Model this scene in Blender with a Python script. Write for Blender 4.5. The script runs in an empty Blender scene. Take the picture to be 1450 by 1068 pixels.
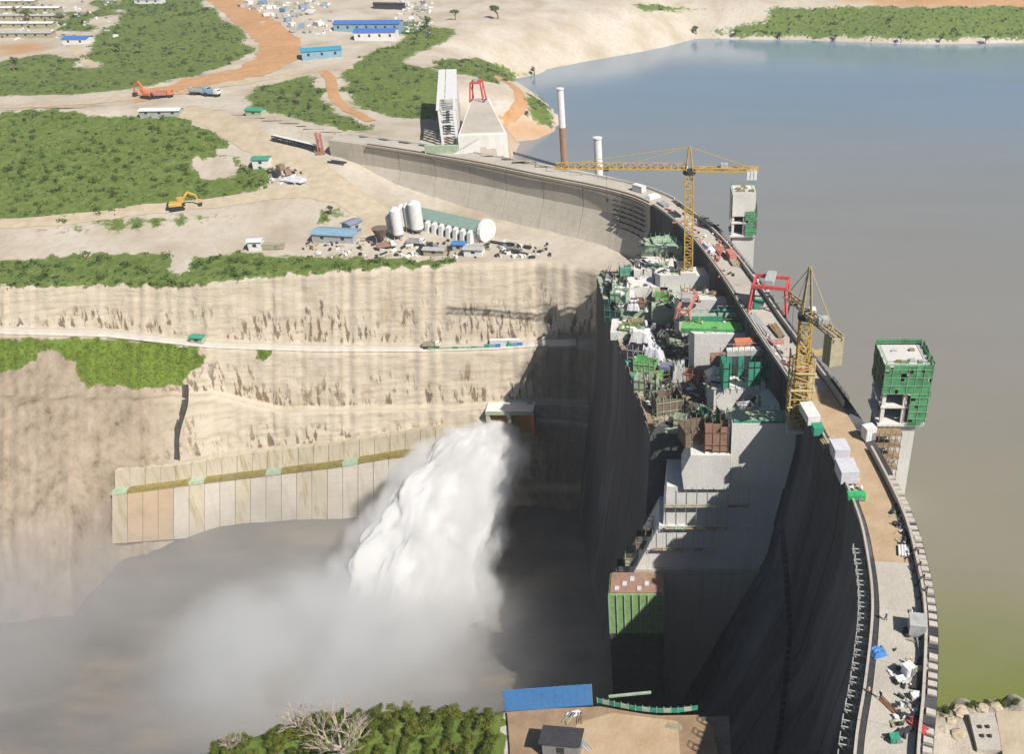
import bpy, bmesh, math, random
import numpy as np
from mathutils import Vector, Matrix, noise
from mathutils.bvhtree import BVHTree
R = math.radians
rng = random.Random(7)
nrg = np.random.default_rng(11)
scene = bpy.context.scene
COL = scene.collection

# ------------------------------------------------------------------ camera, sky, sun
CAM_H, FPX, CX, CY, PITCH = 110.0, 1284.0, 950.0, 534.0, R(30)
cd = bpy.data.cameras.new('camera')
cd.sensor_width = 36.0
cd.lens = 36.0 * FPX / 1450.0
cd.shift_x = (725.0 - CX) / 1450.0
cd.clip_start, cd.clip_end = 1.0, 20000.0
cam = bpy.data.objects.new('camera', cd)
cam.location = (0, 0, CAM_H)
cam.rotation_euler = (R(90) - PITCH, 0, 0)
COL.objects.link(cam)
scene.camera = cam

SUN_EL, SUN_AZ = R(46), R(41)          # light travels towards -x, +y
ldir = Vector((-math.cos(SUN_AZ) * math.cos(SUN_EL), math.sin(SUN_AZ) * math.cos(SUN_EL), -math.sin(SUN_EL)))
sd = bpy.data.lights.new('sun', 'SUN')
sd.energy, sd.angle, sd.color = 5.0, R(0.5), (1.0, 0.955, 0.88)
sun = bpy.data.objects.new('sun', sd)
sun.rotation_euler = ldir.to_track_quat('-Z', 'Y').to_euler()
sun.location = (200, -100, 300)
COL.objects.link(sun)
w = bpy.data.worlds.new('World')
scene.world = w
w.use_nodes = True
wn = w.node_tree.nodes
sky = wn.new('ShaderNodeTexSky')
sky.sky_type = 'NISHITA'
sky.sun_disc = False
sky.sun_elevation = SUN_EL
sky.sun_rotation = math.atan2(-ldir.x, -ldir.y)
sky.dust_density = 1.2
wn['Background'].inputs['Strength'].default_value = 0.05
w.node_tree.links.new(sky.outputs[0], wn['Background'].inputs['Color'])
scene.view_settings.view_transform = 'Standard'
scene.view_settings.look = 'None'
scene.view_settings.exposure = 0.08
scene.view_settings.gamma = 1.0
scene.view_settings.use_curve_mapping = False
scene.render.engine = 'CYCLES'
cy = scene.cycles
cy.use_denoising = True
cy.max_bounces = 8
cy.diffuse_bounces = 1
cy.glossy_bounces = 2
cy.transparent_max_bounces = 8
cy.volume_bounces = 6
cy.volume_max_steps = 96
cy.use_adaptive_sampling = True

# ------------------------------------------------------------------ survey helpers
SP, CP = math.sin(PITCH), math.cos(PITCH)
def P(u, v, z):
    """point of the place at height z that is seen at photo pixel u, v"""
    t = (v - CY) / FPX
    d = SP + t * CP
    return Vector(((u - CX) / FPX * (CAM_H - z) / d, (CP - t * SP) / d * (CAM_H - z), z))
def PY(u, v, Y):
    t = (v - CY) / FPX
    d = SP + t * CP
    z = CAM_H - Y * d / (CP - t * SP)
    return P(u, v, z)
def px(p):
    x, y, z = p[0], p[1], p[2] - CAM_H
    dep = CP * y - SP * z
    up = SP * y + CP * z
    return CX + FPX * x / dep, CY - FPX * up / dep
def itp(t, u):
    return float(np.interp(u, t[0], t[1]))

# ------------------------------------------------------------------ materials
MATS = {}
class NT:
    def __init__(s, name):
        s.m = bpy.data.materials.new(name)
        s.m.use_nodes = True
        s.n, s.l = s.m.node_tree.nodes, s.m.node_tree.links
        s.b = s.n['Principled BSDF']
        s.b.inputs['Specular IOR Level'].default_value = 0.25
    def node(s, t, **kw):
        q = s.n.new(t)
        for k, v in kw.items():
            setattr(q, k, v)
        return q
    def coord(s, scale=(1, 1, 1), kind='geo'):
        if kind == 'geo':
            g = s.node('ShaderNodeNewGeometry').outputs['Position']
        else:
            g = s.node('ShaderNodeTexCoord').outputs['Object']
        mp = s.node('ShaderNodeMapping')
        mp.inputs['Scale'].default_value = scale
        s.l.new(g, mp.inputs['Vector'])
        return mp.outputs[0]
    def noise(s, scale, detail=4, rough=0.55, vec=None, dist=0):
        q = s.node('ShaderNodeTexNoise')
        q.inputs['Scale'].default_value = scale
        q.inputs['Detail'].default_value = detail
        q.inputs['Roughness'].default_value = rough
        q.inputs['Distortion'].default_value = dist
        if vec is None:
            vec = s.coord()
        s.l.new(vec, q.inputs['Vector'])
        return q.outputs['Fac']
    def ramp(s, fac, stops, interp='LINEAR'):
        q = s.node('ShaderNodeValToRGB')
        q.color_ramp.interpolation = interp
        e = q.color_ramp.elements
        while len(e) < len(stops):
            e.new(0.5)
        for i, (p, c) in enumerate(stops):
            e[i].position = p
            e[i].color = (*c, 1) if len(c) == 3 else c
        s.l.new(fac, q.inputs[0])
        return q.outputs[0]
    def mix(s, fac, a, b, mode='MIX'):
        q = s.node('ShaderNodeMix', data_type='RGBA', blend_type=mode)
        for i, v in ((0, fac), (6, a), (7, b)):
            if isinstance(v, (int, float)):
                q.inputs[i].default_value = v
            elif isinstance(v, tuple):
                q.inputs[i].default_value = (*v, 1)
            else:
                s.l.new(v, q.inputs[i])
        return q.outputs[2]
    def math(s, op, a, b=None):
        q = s.node('ShaderNodeMath', operation=op)
        for i, v in enumerate((a, b)):
            if v is None: continue
            if isinstance(v, (int, float)): q.inputs[i].default_value = v
            else: s.l.new(v, q.inputs[i])
        return q.outputs[0]
    def attr(s, name):
        return s.node('ShaderNodeAttribute', attribute_name=name).outputs['Fac']
    def bump(s, h, strength=0.4, dist=0.3):
        q = s.node('ShaderNodeBump')
        q.inputs['Strength'].default_value = strength
        q.inputs['Distance'].default_value = dist
        s.l.new(h, q.inputs['Height'])
        s.l.new(q.outputs[0], s.b.inputs['Normal'])
    def done(s, col, rough=0.85):
        if isinstance(col, tuple):
            s.b.inputs['Base Color'].default_value = (*col, 1)
        else:
            s.l.new(col, s.b.inputs['Base Color'])
        s.b.inputs['Roughness'].default_value = rough
        return s.m

def plain(name, c, rough=0.7, var=0.25, scale=0.9, metal=0.0):
    """painted or coated surface with grime"""
    if name in MATS: return MATS[name]
    n = NT(name)
    f = n.noise(scale, 5, 0.6)
    d = tuple(x * (1 - var) for x in c)
    l = tuple(min(1, x * (1 + var * 0.5)) for x in c)
    col = n.ramp(f, [(0.32, d), (0.5, c), (0.7, l)])
    g = n.noise(scale * 6, 3, 0.6)
    col = n.mix(n.ramp(g, [(0.55, (0, 0, 0)), (0.75, (0.35,) * 3)]), col, (0.30, 0.25, 0.19))
    n.b.inputs['Metallic'].default_value = metal
    MATS[name] = n.done(col, rough)
    return MATS[name]

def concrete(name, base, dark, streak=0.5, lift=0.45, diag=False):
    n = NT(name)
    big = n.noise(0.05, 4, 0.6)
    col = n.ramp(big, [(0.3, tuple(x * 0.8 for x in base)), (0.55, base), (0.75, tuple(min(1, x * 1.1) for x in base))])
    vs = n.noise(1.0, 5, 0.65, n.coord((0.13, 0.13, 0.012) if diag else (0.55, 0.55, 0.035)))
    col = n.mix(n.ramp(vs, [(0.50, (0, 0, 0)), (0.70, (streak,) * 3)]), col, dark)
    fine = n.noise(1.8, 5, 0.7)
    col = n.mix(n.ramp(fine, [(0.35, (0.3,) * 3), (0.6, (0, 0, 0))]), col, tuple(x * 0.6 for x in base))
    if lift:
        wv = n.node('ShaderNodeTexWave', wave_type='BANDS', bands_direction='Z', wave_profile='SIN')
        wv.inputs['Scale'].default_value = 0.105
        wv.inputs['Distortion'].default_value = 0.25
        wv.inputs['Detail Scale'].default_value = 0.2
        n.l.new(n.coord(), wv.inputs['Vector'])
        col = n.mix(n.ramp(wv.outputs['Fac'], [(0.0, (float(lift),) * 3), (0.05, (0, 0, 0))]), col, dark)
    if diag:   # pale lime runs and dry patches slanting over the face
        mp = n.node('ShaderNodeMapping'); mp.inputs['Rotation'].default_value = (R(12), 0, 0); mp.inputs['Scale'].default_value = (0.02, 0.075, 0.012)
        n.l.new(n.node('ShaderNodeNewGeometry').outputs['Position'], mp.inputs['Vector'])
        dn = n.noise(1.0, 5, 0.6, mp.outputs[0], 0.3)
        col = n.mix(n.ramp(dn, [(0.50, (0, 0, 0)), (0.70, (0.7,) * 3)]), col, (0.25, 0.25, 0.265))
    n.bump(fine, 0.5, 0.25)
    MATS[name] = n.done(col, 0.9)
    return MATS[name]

M_CONC = concrete('concrete_pale', (0.64, 0.58, 0.49), (0.40, 0.33, 0.24), 0.4, 0.25)
M_WET_SHADE = concrete('concrete_weathered_shade', (0.095, 0.093, 0.10), (0.035, 0.034, 0.04), 0.8, 0.45, True)  # base tone darkened for the dam's shaded side; streaks are weathering
M_DECK = concrete('concrete_deck', (0.57, 0.525, 0.46), (0.34, 0.27, 0.19), 0.3, False)
M_NEW = concrete('concrete_new', (0.82, 0.80, 0.76), (0.56, 0.50, 0.42), 0.3, False)

def m_terrain():
    n = NT('bank_ground')
    a, b, c = n.noise(0.035, 5, 0.6), n.noise(0.35, 5, 0.65), n.noise(2.2, 4, 0.7)
    sand = n.ramp(a, [(0.3, (0.44, 0.365, 0.275)), (0.5, (0.56, 0.495, 0.405)), (0.7, (0.64, 0.58, 0.50))])
    sand = n.mix(n.ramp(b, [(0.45, (0, 0, 0)), (0.75, (0.5,) * 3)]), sand, (0.44, 0.34, 0.235))
    # rock faces: pale shotcrete with brown seeps that gather in the lower half of each face
    hz = n.noise(0.5, 5, 0.6, n.coord((0.25, 0.25, 1.6)))
    rock = n.ramp(hz, [(0.3, (0.50, 0.41, 0.30)), (0.5, (0.62, 0.535, 0.42)), (0.7, (0.68, 0.60, 0.495))])
    vs = n.noise(1.0, 4, 0.6, n.coord((0.6, 0.6, 0.022)))
    low = n.attr('low')
    amt = n.math('MULTIPLY', n.ramp(vs, [(0.52, (0, 0, 0)), (0.58, (1, 1, 1))]), n.ramp(n.math('ADD', low, n.math('MULTIPLY', n.math('SUBTRACT', n.noise(0.07, 3), 0.5), 2.0)), [(0.47, (0, 0, 0)), (0.75, (0.85,) * 3)]))
    rock = n.mix(amt, rock, n.ramp(n.noise(0.06, 2), [(0.4, (0.20, 0.125, 0.06)), (0.6, (0.13, 0.10, 0.07))]))
    vs2 = n.noise(1.0, 3, 0.6, n.coord((0.22, 0.22, 0.01)))
    rock = n.mix(n.ramp(vs2, [(0.62, (0, 0, 0)), (0.70, (0.35,) * 3)]), rock, (0.36, 0.25, 0.14))
    red = n.ramp(n.noise(0.22, 7, 0.72, n.coord((1, 1, 0.6))), [(0.30, (0.14, 0.125, 0.07)), (0.42, (0.32, 0.25, 0.18)), (0.56, (0.40, 0.32, 0.245)), (0.72, (0.47, 0.39, 0.31))])
    rock = n.mix(n.attr('natural'), rock, red)
    rock = n.mix(n.ramp(n.math('ADD', n.attr('wet'), n.math('MULTIPLY', n.math('SUBTRACT', n.noise(0.15, 4), 0.5), 0.8)), [(0.35, (0, 0, 0)), (0.7, (0.8,) * 3)]), rock, n.ramp(vs, [(0.4, (0.085, 0.075, 0.065)), (0.6, (0.17, 0.14, 0.105))]))   # damp spray zone, plus the dam's shade painted into the rock
    col = n.mix(n.attr('rock'), sand, rock)
    col = n.mix(n.attr('orange'), col, n.ramp(b, [(0.3, (0.47, 0.25, 0.12)), (0.7, (0.56, 0.33, 0.17))]))
    g = n.ramp(b, [(0.3, (0.09, 0.145, 0.03)), (0.55, (0.145, 0.20, 0.05)), (0.75, (0.25, 0.255, 0.10))])
    g = n.mix(n.attr('bright'), g, n.ramp(b, [(0.3, (0.10, 0.17, 0.02)), (0.7, (0.19, 0.26, 0.035))]))
    veg = n.math('ADD', n.attr('veg'), n.math('MULTIPLY', n.math('SUBTRACT', b, 0.5), 1.1))
    col = n.mix(n.ramp(veg, [(0.45, (0, 0, 0)), (0.6, (1, 1, 1))]), col, g)
    n.bump(n.math('ADD', n.math('ADD', c, b), n.math('MULTIPLY', n.attr('rock'), n.noise(0.8, 6, 0.75, n.coord((0.6, 0.6, 1.5))))), 0.5, 0.5)
    return n.done(col, 0.95)
M_GROUND = m_terrain()

def m_road(name, c0, c1):
    n = NT(name)
    b = n.noise(0.25, 5, 0.65)
    n.bump(n.noise(1.5, 4), 0.4, 0.3)
    MATS[name] = n.done(n.ramp(b, [(0.3, c0), (0.7, c1)]), 0.95)
    return MATS[name]
M_ORANGE = m_road('orange_earth', (0.47, 0.25, 0.115), (0.58, 0.35, 0.19))
M_TAN = m_road('tan_earth', (0.47, 0.375, 0.26), (0.60, 0.51, 0.385))
M_SANDY = m_road('sandy_layer', (0.45, 0.315, 0.19), (0.55, 0.42, 0.28))
M_BROWN = m_road('brown_earth', (0.27, 0.175, 0.105), (0.39, 0.275, 0.175))

def m_lake():
    n = NT('lake_water')
    sep = n.node('ShaderNodeSeparateXYZ')
    n.l.new(n.node('ShaderNodeNewGeometry').outputs['Position'], sep.inputs[0])
    dm = n.node('ShaderNodeMapRange')
    dm.inputs['From Min'].default_value = 120; dm.inputs['From Max'].default_value = 640
    n.l.new(n.math('ADD', sep.outputs['Y'], n.math('MULTIPLY', n.noise(0.008, 3), 60)), dm.inputs['Value'])
    col = n.ramp(dm.outputs[0], [(0.0, (0.265, 0.24, 0.15)), (0.3, (0.275, 0.262, 0.24)), (0.65, (0.265, 0.278, 0.285)), (1.0, (0.20, 0.29, 0.39))])   # olive silt near the dam; blue sky reflection painted in with distance
    # algae-green shallows by the near shore
    y = n.math('ADD', sep.outputs['Y'], n.math('MULTIPLY', n.math('SUBTRACT', n.noise(0.03, 3), 0.5), 30))
    mr = n.node('ShaderNodeMapRange')
    mr.inputs['From Min'].default_value = 112; mr.inputs['From Max'].default_value = 150
    mr.inputs['To Min'].default_value = 1; mr.inputs['To Max'].default_value = 0
    n.l.new(y, mr.inputs['Value'])
    col = n.mix(mr.outputs[0], col, (0.17, 0.205, 0.035))
    n.b.inputs['IOR'].default_value = 1.33
    n.b.inputs['Specular IOR Level'].default_value = 0.5
    n.bump(n.math('ADD', n.noise(0.9, 3, 0.6, n.coord((1, 0.5, 1))), n.math('MULTIPLY', n.noise(0.12, 4, 0.6, n.coord((0.6, 1.2, 1))), 2.0)), 0.16, 0.3)
    col = n.mix(n.ramp(n.noise(0.02, 5, 0.6, n.coord((0.35, 1.3, 1))), [(0.4, (0, 0, 0)), (0.7, (0.22,) * 3)]), col, (0.20, 0.20, 0.18))
    return n.done(col, 0.12)
M_LAKE = m_lake()

def m_river():
    n = NT('river_bed_ground')
    a = n.noise(0.03, 5, 0.6, n.coord((0.5, 1.4, 1)))
    col = n.ramp(a, [(0.3, (0.10, 0.095, 0.09)), (0.5, (0.17, 0.155, 0.14)), (0.72, (0.33, 0.27, 0.19))])
    n.b.inputs['Specular IOR Level'].default_value = 0.3
    n.bump(n.noise(0.5, 4), 0.4, 0.4)
    return n.done(col, 0.6)
M_RIVER = m_river()

def m_leaf(name, stops, trans=0.25):
    n = NT(name)
    col = n.ramp(n.attr('tint'), stops)
    n.b.inputs['Base Color'].default_value = (1, 1, 1, 1)
    n.l.new(col, n.b.inputs['Base Color'])
    n.b.inputs['Roughness'].default_value = 0.8
    tr = n.node('ShaderNodeBsdfTranslucent')
    n.l.new(col, tr.inputs[0])
    mx = n.node('ShaderNodeMixShader')
    mx.inputs[0].default_value = trans
    n.l.new(n.b.outputs[0], mx.inputs[1]); n.l.new(tr.outputs[0], mx.inputs[2])
    n.l.new(mx.outputs[0], n.n['Material Output'].inputs['Surface'])
    return n.m
M_SCRUB = m_leaf('scrub_leaf', [(0.0, (0.06, 0.11, 0.025)), (0.5, (0.13, 0.20, 0.045)), (1.0, (0.25, 0.285, 0.085))])
M_SCRUBG = m_leaf('grey_scrub_leaf', [(0.0, (0.06, 0.09, 0.035)), (0.5, (0.135, 0.175, 0.07)), (1.0, (0.25, 0.265, 0.125))])
M_BUSH = m_leaf('bush_leaf', [(0.0, (0.05, 0.075, 0.012)), (0.5, (0.125, 0.165, 0.022)), (1.0, (0.235, 0.25, 0.045))])
M_BARK = plain('bark', (0.20, 0.15, 0.11))
M_PALEBARK = plain('pale_bark', (0.46, 0.38, 0.32))
C = dict(
    yellow=plain('crane_yellow', (0.62, 0.40, 0.085)), tan=plain('weathered_steel', (0.47, 0.37, 0.22)),
    white=plain('white_paint', (0.78, 0.78, 0.78), 0.6, 0.12), lilac=plain('pale_tarp', (0.66, 0.65, 0.72), 0.6, 0.15),
    red=plain('red_steel', (0.62, 0.105, 0.105)), pink=plain('faded_red_steel', (0.55, 0.21, 0.17)),
    green=plain('green_net', (0.085, 0.31, 0.14), 0.9, 0.45, 0.5), teal=plain('green_formwork', (0.05, 0.34, 0.22), 0.7, 0.3),
    lime=plain('lime_formwork', (0.16, 0.48, 0.14), 0.7, 0.25), pgreen=plain('pale_green_formwork', (0.40, 0.50, 0.36), 0.8, 0.25),
    blue=plain('blue_sheet', (0.07, 0.235, 0.55), 0.5, 0.12), blue2=plain('bright_blue_roof', (0.06, 0.19, 0.60), 0.5, 0.15),
    pblue=plain('pale_blue_roof', (0.25, 0.40, 0.52), 0.5, 0.2), teal2=plain('teal_roof', (0.06, 0.33, 0.48), 0.5, 0.15),
    orange=plain('orange_paint', (0.72, 0.23, 0.12)), dark=plain('dark_steel', (0.05, 0.05, 0.06)), grey=plain('grey_steel', (0.26, 0.26, 0.27)),
    lgrey=plain('light_grey_steel', (0.46, 0.46, 0.45)), wood=plain('timber', (0.33, 0.235, 0.145), 0.9, 0.35), groof=plain('sage_roof', (0.25, 0.36, 0.31), 0.6, 0.2),
    brown=plain('brown_net', (0.21, 0.155, 0.12), 0.9, 0.3), olive=plain('olive_seepage', (0.27, 0.22, 0.07), 0.9, 0.4), khaki=plain('khaki_board', (0.42, 0.38, 0.26)),
    rust=plain('rusty_rebar', (0.30, 0.15, 0.09)), mud=plain('mud_stained', (0.36, 0.22, 0.16)), skin=plain('skin', (0.14, 0.08, 0.055)),
    hivis=plain('orange_vest', (0.75, 0.25, 0.05)), navy=plain('navy_cloth', (0.05, 0.06, 0.10)), black=plain('black_rubber', (0.03, 0.03, 0.03)),
    glass=plain('dark_glass', (0.04, 0.05, 0.06), 0.2))

# ------------------------------------------------------------------ mesh helpers
class MB:
    def __init__(s):
        s.v, s.f = [], []
    def quadbox(s, c):
        i = len(s.v); s.v += [tuple(q) for q in c]
        s.f += [(i, i+3, i+2, i+1), (i+4, i+5, i+6, i+7), (i, i+1, i+5, i+4), (i+1, i+2, i+6, i+5), (i+2, i+3, i+7, i+6), (i+3, i, i+4, i+7)]
        return s
    def box(s, x0, x1, y0, y1, z0, z1):
        return s.quadbox([(x0, y0, z0), (x1, y0, z0), (x1, y1, z0), (x0, y1, z0), (x0, y0, z1), (x1, y0, z1), (x1, y1, z1), (x0, y1, z1)])
    def bar(s, p, q, a=0.1, b=None):
        p, q = Vector(p), Vector(q)
        d = (q - p)
        if d.length < 1e-6: return s
        d.normalize()
        x = d.cross(Vector((0, 0, 1)))
        if x.length < 1e-3: x = Vector((1, 0, 0))
        x.normalize(); y = d.cross(x)
        b = a if b is None else b
        x *= a / 2; y *= b / 2
        return s.quadbox([p - x - y, p + x - y, p + x + y, p - x + y, q - x - y, q + x - y, q + x + y, q - x + y])
    def prism(s, pts, z0, z1):
        """vertical prism on a ccw xy outline"""
        i, n = len(s.v), len(pts)
        s.v += [(x, y, z0) for x, y in pts] + [(x, y, z1) for x, y in pts]
        s.f += [tuple(range(i + n - 1, i - 1, -1)), tuple(range(i + n, i + 2 * n))]
        s.f += [(i + k, i + (k + 1) % n, i + n + (k + 1) % n, i + n + k) for k in range(n)]
        return s
    def prof(s, pts, a, b, fn=None):
        """profile pts (p,q) extruded between a and b; fn(p,t,q)->xyz, default x=p y=t z=q"""
        fn = fn or (lambda p, t, q: (p, t, q))
        i, n = len(s.v), len(pts)
        s.v += [fn(p, a, q) for p, q in pts] + [fn(p, b, q) for p, q in pts]
        s.f += [tuple(range(i, i + n)), tuple(range(i + 2 * n - 1, i + n - 1, -1))]
        s.f += [(i + (k + 1) % n, i + k, i + n + k, i + n + (k + 1) % n) for k in range(n)]
        return s
    def cyl(s, p, q, r, r2=None, n=10):
        p, q = Vector(p), Vector(q)
        d = (q - p).normalized()
        x = d.cross(Vector((0, 0, 1)))
        if x.length < 1e-3: x = Vector((1, 0, 0))
        x.normalize(); y = d.cross(x)
        r2 = r if r2 is None else r2
        i = len(s.v)
        for c, rr in ((p, r), (q, r2)):
            for k in range(n):
                a = 2 * math.pi * k / n
                s.v.append(tuple(c + x * math.cos(a) * rr + y * math.sin(a) * rr))
        s.f += [tuple(range(i, i + n)), tuple(range(i + 2 * n - 1, i + n - 1, -1))]
        s.f += [(i + (k + 1) % n, i + k, i + n + k, i + n + (k + 1) % n) for k in range(n)]
        return s
    def lattice(s, p, q, wd, ht, step, chord=0.16, web=0.09, tri=False, up=(0, 0, 1)):
        p, q = Vector(p), Vector(q)
        d = q - p; L = d.length; d.normalize()
        up = Vector(up)
        x = d.cross(up)
        if x.length < 1e-3: x = Vector((1, 0, 0))
        x.normalize(); y = x.cross(d).normalized()
        if tri: cs = [x * -wd / 2, x * wd / 2, y * ht]
        else: cs = [x * -wd / 2 - y * ht / 2, x * wd / 2 - y * ht / 2, x * wd / 2 + y * ht / 2, x * -wd / 2 + y * ht / 2]
        n = max(1, round(L / step)); m = len(cs)
        for c in cs: s.bar(p + c, q + c, chord)
        for k in range(n):
            a, b = p + d * L * k / n, p + d * L * (k + 1) / n
            for j in range(m):
                c0, c1 = cs[j], cs[(j + 1) % m]
                s.bar(a + c0, a + c1, web)
                s.bar(a + (c0 if k % 2 else c1), b + (c1 if k % 2 else c0), web)
        return s
    def mesh(s, name, mat, off=(0, 0, 0)):
        me = bpy.data.meshes.new(name)
        o = off
        me.from_pydata([(x - o[0], y - o[1], z - o[2]) for x, y, z in s.v], [], s.f)
        if mat: me.materials.append(mat)
        me.update()
        return me
    def build(s, name, mat, parent=None, world=False, bevel=0, smooth=False):
        off = parent.location if (world and parent is not None) else (0, 0, 0)
        me = s.mesh(name, mat, off)
        return link(name, me, parent, bevel, smooth)

def link(name, me, parent=None, bevel=0, smooth=False):
    o = bpy.data.objects.new(name, me)
    COL.objects.link(o)
    o.parent = parent
    if smooth:
        me.polygons.foreach_set('use_smooth', [True] * len(me.polygons))
    if bevel:
        b = o.modifiers.new('edge', 'BEVEL'); b.width = bevel; b.segments = 1; b.limit_method = 'ANGLE'
    return o
def tag(o, label=None, cat=None, group=None, kind=None):
    if label: o['label'] = label
    if cat: o['category'] = cat
    if group: o['group'] = group
    if kind: o['kind'] = kind
    return o
def thing(name, label, cat, loc=(0, 0, 0), rz=0, group=None):
    o = bpy.data.objects.new(name, None)
    o.empty_display_size = 0.5
    COL.objects.link(o)
    o.location = loc; o.rotation_euler = (0, 0, rz)
    return tag(o, label, cat, group)
def dup(root, loc, rz, label, scale=None, group=None, mats=None):
    def cp(o, par):
        c = o.copy(); COL.objects.link(c); c.parent = par
        if mats and c.type == 'MESH' and c.data.materials and c.data.materials[0].name in mats:
            c.data = c.data.copy(); c.data.materials[0] = mats[c.data.materials[0].name]
        for ch in list(o.children): cp(ch, c)
        return c
    kids = list(root.children)
    r = root.copy(); COL.objects.link(r); r.parent = None
    if mats and r.type == 'MESH': 
        if r.data.materials[0].name in mats:
            r.data = r.data.copy(); r.data.materials[0] = mats[r.data.materials[0].name]
    r.location = loc; r.rotation_euler = (0, 0, rz)
    if scale: r.scale = scale if isinstance(scale, (tuple, list)) else (scale,) * 3
    r['label'] = label
    if group: r['group'] = group
    for ch in kids: cp(ch, r)
    return r
def setattrs(me, **kw):
    for k, a in kw.items():
        at = me.attributes.new(k, 'FLOAT', 'POINT')
        at.data.foreach_set('value', np.asarray(a, dtype=np.float32))
def gridmesh(name, V, mat, attrs=None, keep=None, smooth=True):
    """V: (rows, cols, 3) array"""
    r, c, _ = V.shape
    idx = np.arange(r * c).reshape(r, c)
    F = np.stack([idx[:-1, :-1], idx[1:, :-1], idx[1:, 1:], idx[:-1, 1:]], -1).reshape(-1, 4)
    if keep is not None:
        F = F[keep.reshape(-1)]
    me = bpy.data.meshes.new(name)
    me.from_pydata(V.reshape(-1, 3).tolist(), [], F.tolist())
    me.materials.append(mat)
    if attrs: setattrs(me, **{k: a.reshape(-1) for k, a in attrs.items()})
    me.update()
    if smooth: me.polygons.foreach_set('use_smooth', [True] * len(me.polygons))
    return me
def inpoly(u, v, poly):
    u, v = np.asarray(u, float), np.asarray(v, float)
    r = np.zeros(u.shape, bool)
    n = len(poly)
    for i in range(n):
        x0, y0 = poly[i]; x1, y1 = poly[(i + 1) % n]
        if y0 == y1: continue
        c = ((y0 > v) != (y1 > v)) & (u < (x1 - x0) * (v - y0) / (y1 - y0) + x0)
        r ^= c
    return r
def fbm(x, y, z=0.0, o=4):
    return noise.fractal(Vector((x, y, z)), 1.0, 2.0, o)
def resample(pts, step):
    p = [np.array(q, float) for q in pts]
    out = []
    for i in range(len(p) - 1):
        a, b, c, d = p[max(i - 1, 0)], p[i], p[i + 1], p[min(i + 2, len(p) - 1)]
        n = max(2, int(np.linalg.norm(c - b) / step))
        for k in range(n):
            t = k / n
            out.append(0.5 * (2 * b + (c - a) * t + (2 * a - 5 * b + 4 * c - d) * t * t + (3 * b - a - 3 * c + d) * t ** 3))
    out.append(p[-1])
    return np.array(out)

# ------------------------------------------------------------------ ground cover outlines (where scrub and bare earth grow on the land)
GREEN = [
    [(-200, 170), (0, 160), (80, 152), (140, 165), (260, 165), (335, 205), (300, 214), (330, 222), (385, 240), (380, 268), (330, 280), (250, 287), (150, 300), (0, 318), (-200, 330)],
    [(-200, 95), (0, 90), (60, 72), (85, 80), (120, 95), (130, 60), (165, 30), (180, -5), (285, -5), (310, 20), (345, 45), (355, 70), (330, 92), (270, 108), (200, 125), (90, 135), (-200, 138)],
    [(350, 125), (440, 104), (458, 125), (468, 155), (500, 166), (527, 182), (520, 190), (400, 166), (350, 150)],
    [(484, 104), (520, 72), (565, 60), (560, 35), (600, 28), (655, 50), (600, 75), (570, 86), (600, 98), (632, 100), (632, 172), (600, 168), (560, 166), (505, 152), (486, 125)],
    [(600, 84), (680, 82), (752, 98), (765, 110), (722, 110), (738, 126), (762, 135), (793, 168), (787, 184), (748, 168), (742, 148), (722, 128), (680, 112), (640, 102)],
    [(895, 4), (1000, 10), (1450, 8), (1700, 8), (1700, 58), (1450, 56), (1200, 54), (1010, 52), (985, 40), (1090, 28), (1095, 16), (905, 16)],
    [(-200, 378), (0, 370), (120, 360), (240, 358), (240, 388), (262, 386), (272, 366), (350, 356), (365, 362), (560, 366), (650, 368), (640, 376), (450, 386), (300, 400), (250, 409), (150, 404), (-200, 414)],
    [(450, 302), (488, 293), (496, 308), (440, 316)],
    [(-200, 482), (0, 482), (110, 478), (200, 482), (282, 492), (288, 512), (255, 548), (200, 548), (112, 545), (104, 505), (62, 492), (50, 512), (0, 532), (-200, 540)],
    [(360, 496), (388, 492), (388, 508), (355, 512)],
    [(75, 16), (128, 16), (132, 46), (78, 42)], [(28, 8), (56, 3), (50, 44), (30, 46)], [(130, 0), (165, 0), (160, 22), (132, 26)],
    [(30, 326), (120, 316), (250, 305), (300, 306), (350, 300), (350, 310), (250, 318), (100, 328)],
]
HOLES = [[(272, 225), (320, 222), (345, 232), (330, 248), (300, 256), (280, 250)], [(85, 72), (105, 62), (140, 95), (125, 100)], [(735, 118), (745, 150), (735, 165), (715, 168), (722, 135), (700, 112)],
         [(455, 104), (475, 104), (488, 145), (500, 160), (485, 158), (466, 140)]]
BRIGHT = [GREEN[8], GREEN[9]]
ORANGE = [[(700, 172), (740, 168), (785, 186), (785, 194), (735, 200), (715, 196)], [(-10, 62), (60, 58), (62, 70), (0, 82)], [(1150, -5), (1500, -5), (1500, 12), (1300, 12)]]
def cover(U, V):
    jx = U + 6 * np.sin(U * 0.11 + V * 0.23) + 4 * np.sin(V * 0.41 - U * 0.05)
    jy = V + 2.0 * np.sin(U * 0.19) + 1.5 * np.sin(U * 0.43 + 1.0)
    g = np.zeros(U.shape, bool)
    for p in GREEN: g |= inpoly(jx, jy, p)
    for p in HOLES: g &= ~inpoly(jx, jy, p)
    b = np.zeros(U.shape, bool)
    for p in BRIGHT: b |= inpoly(jx, jy, p)
    o = np.zeros(U.shape, bool)
    for p in ORANGE: o |= inpoly(jx, jy, p)
    def blur(a, n=2):
        a = a.astype(float)
        for _ in range(n):
            p = np.pad(a, 1, mode='edge')
            a = (p[:-2, 1:-1] + p[2:, 1:-1] + p[1:-1, :-2] + p[1:-1, 2:] + 2 * p[1:-1, 1:-1]) / 6
        return a
    return blur(g), blur(b, 3), blur(o)
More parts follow.
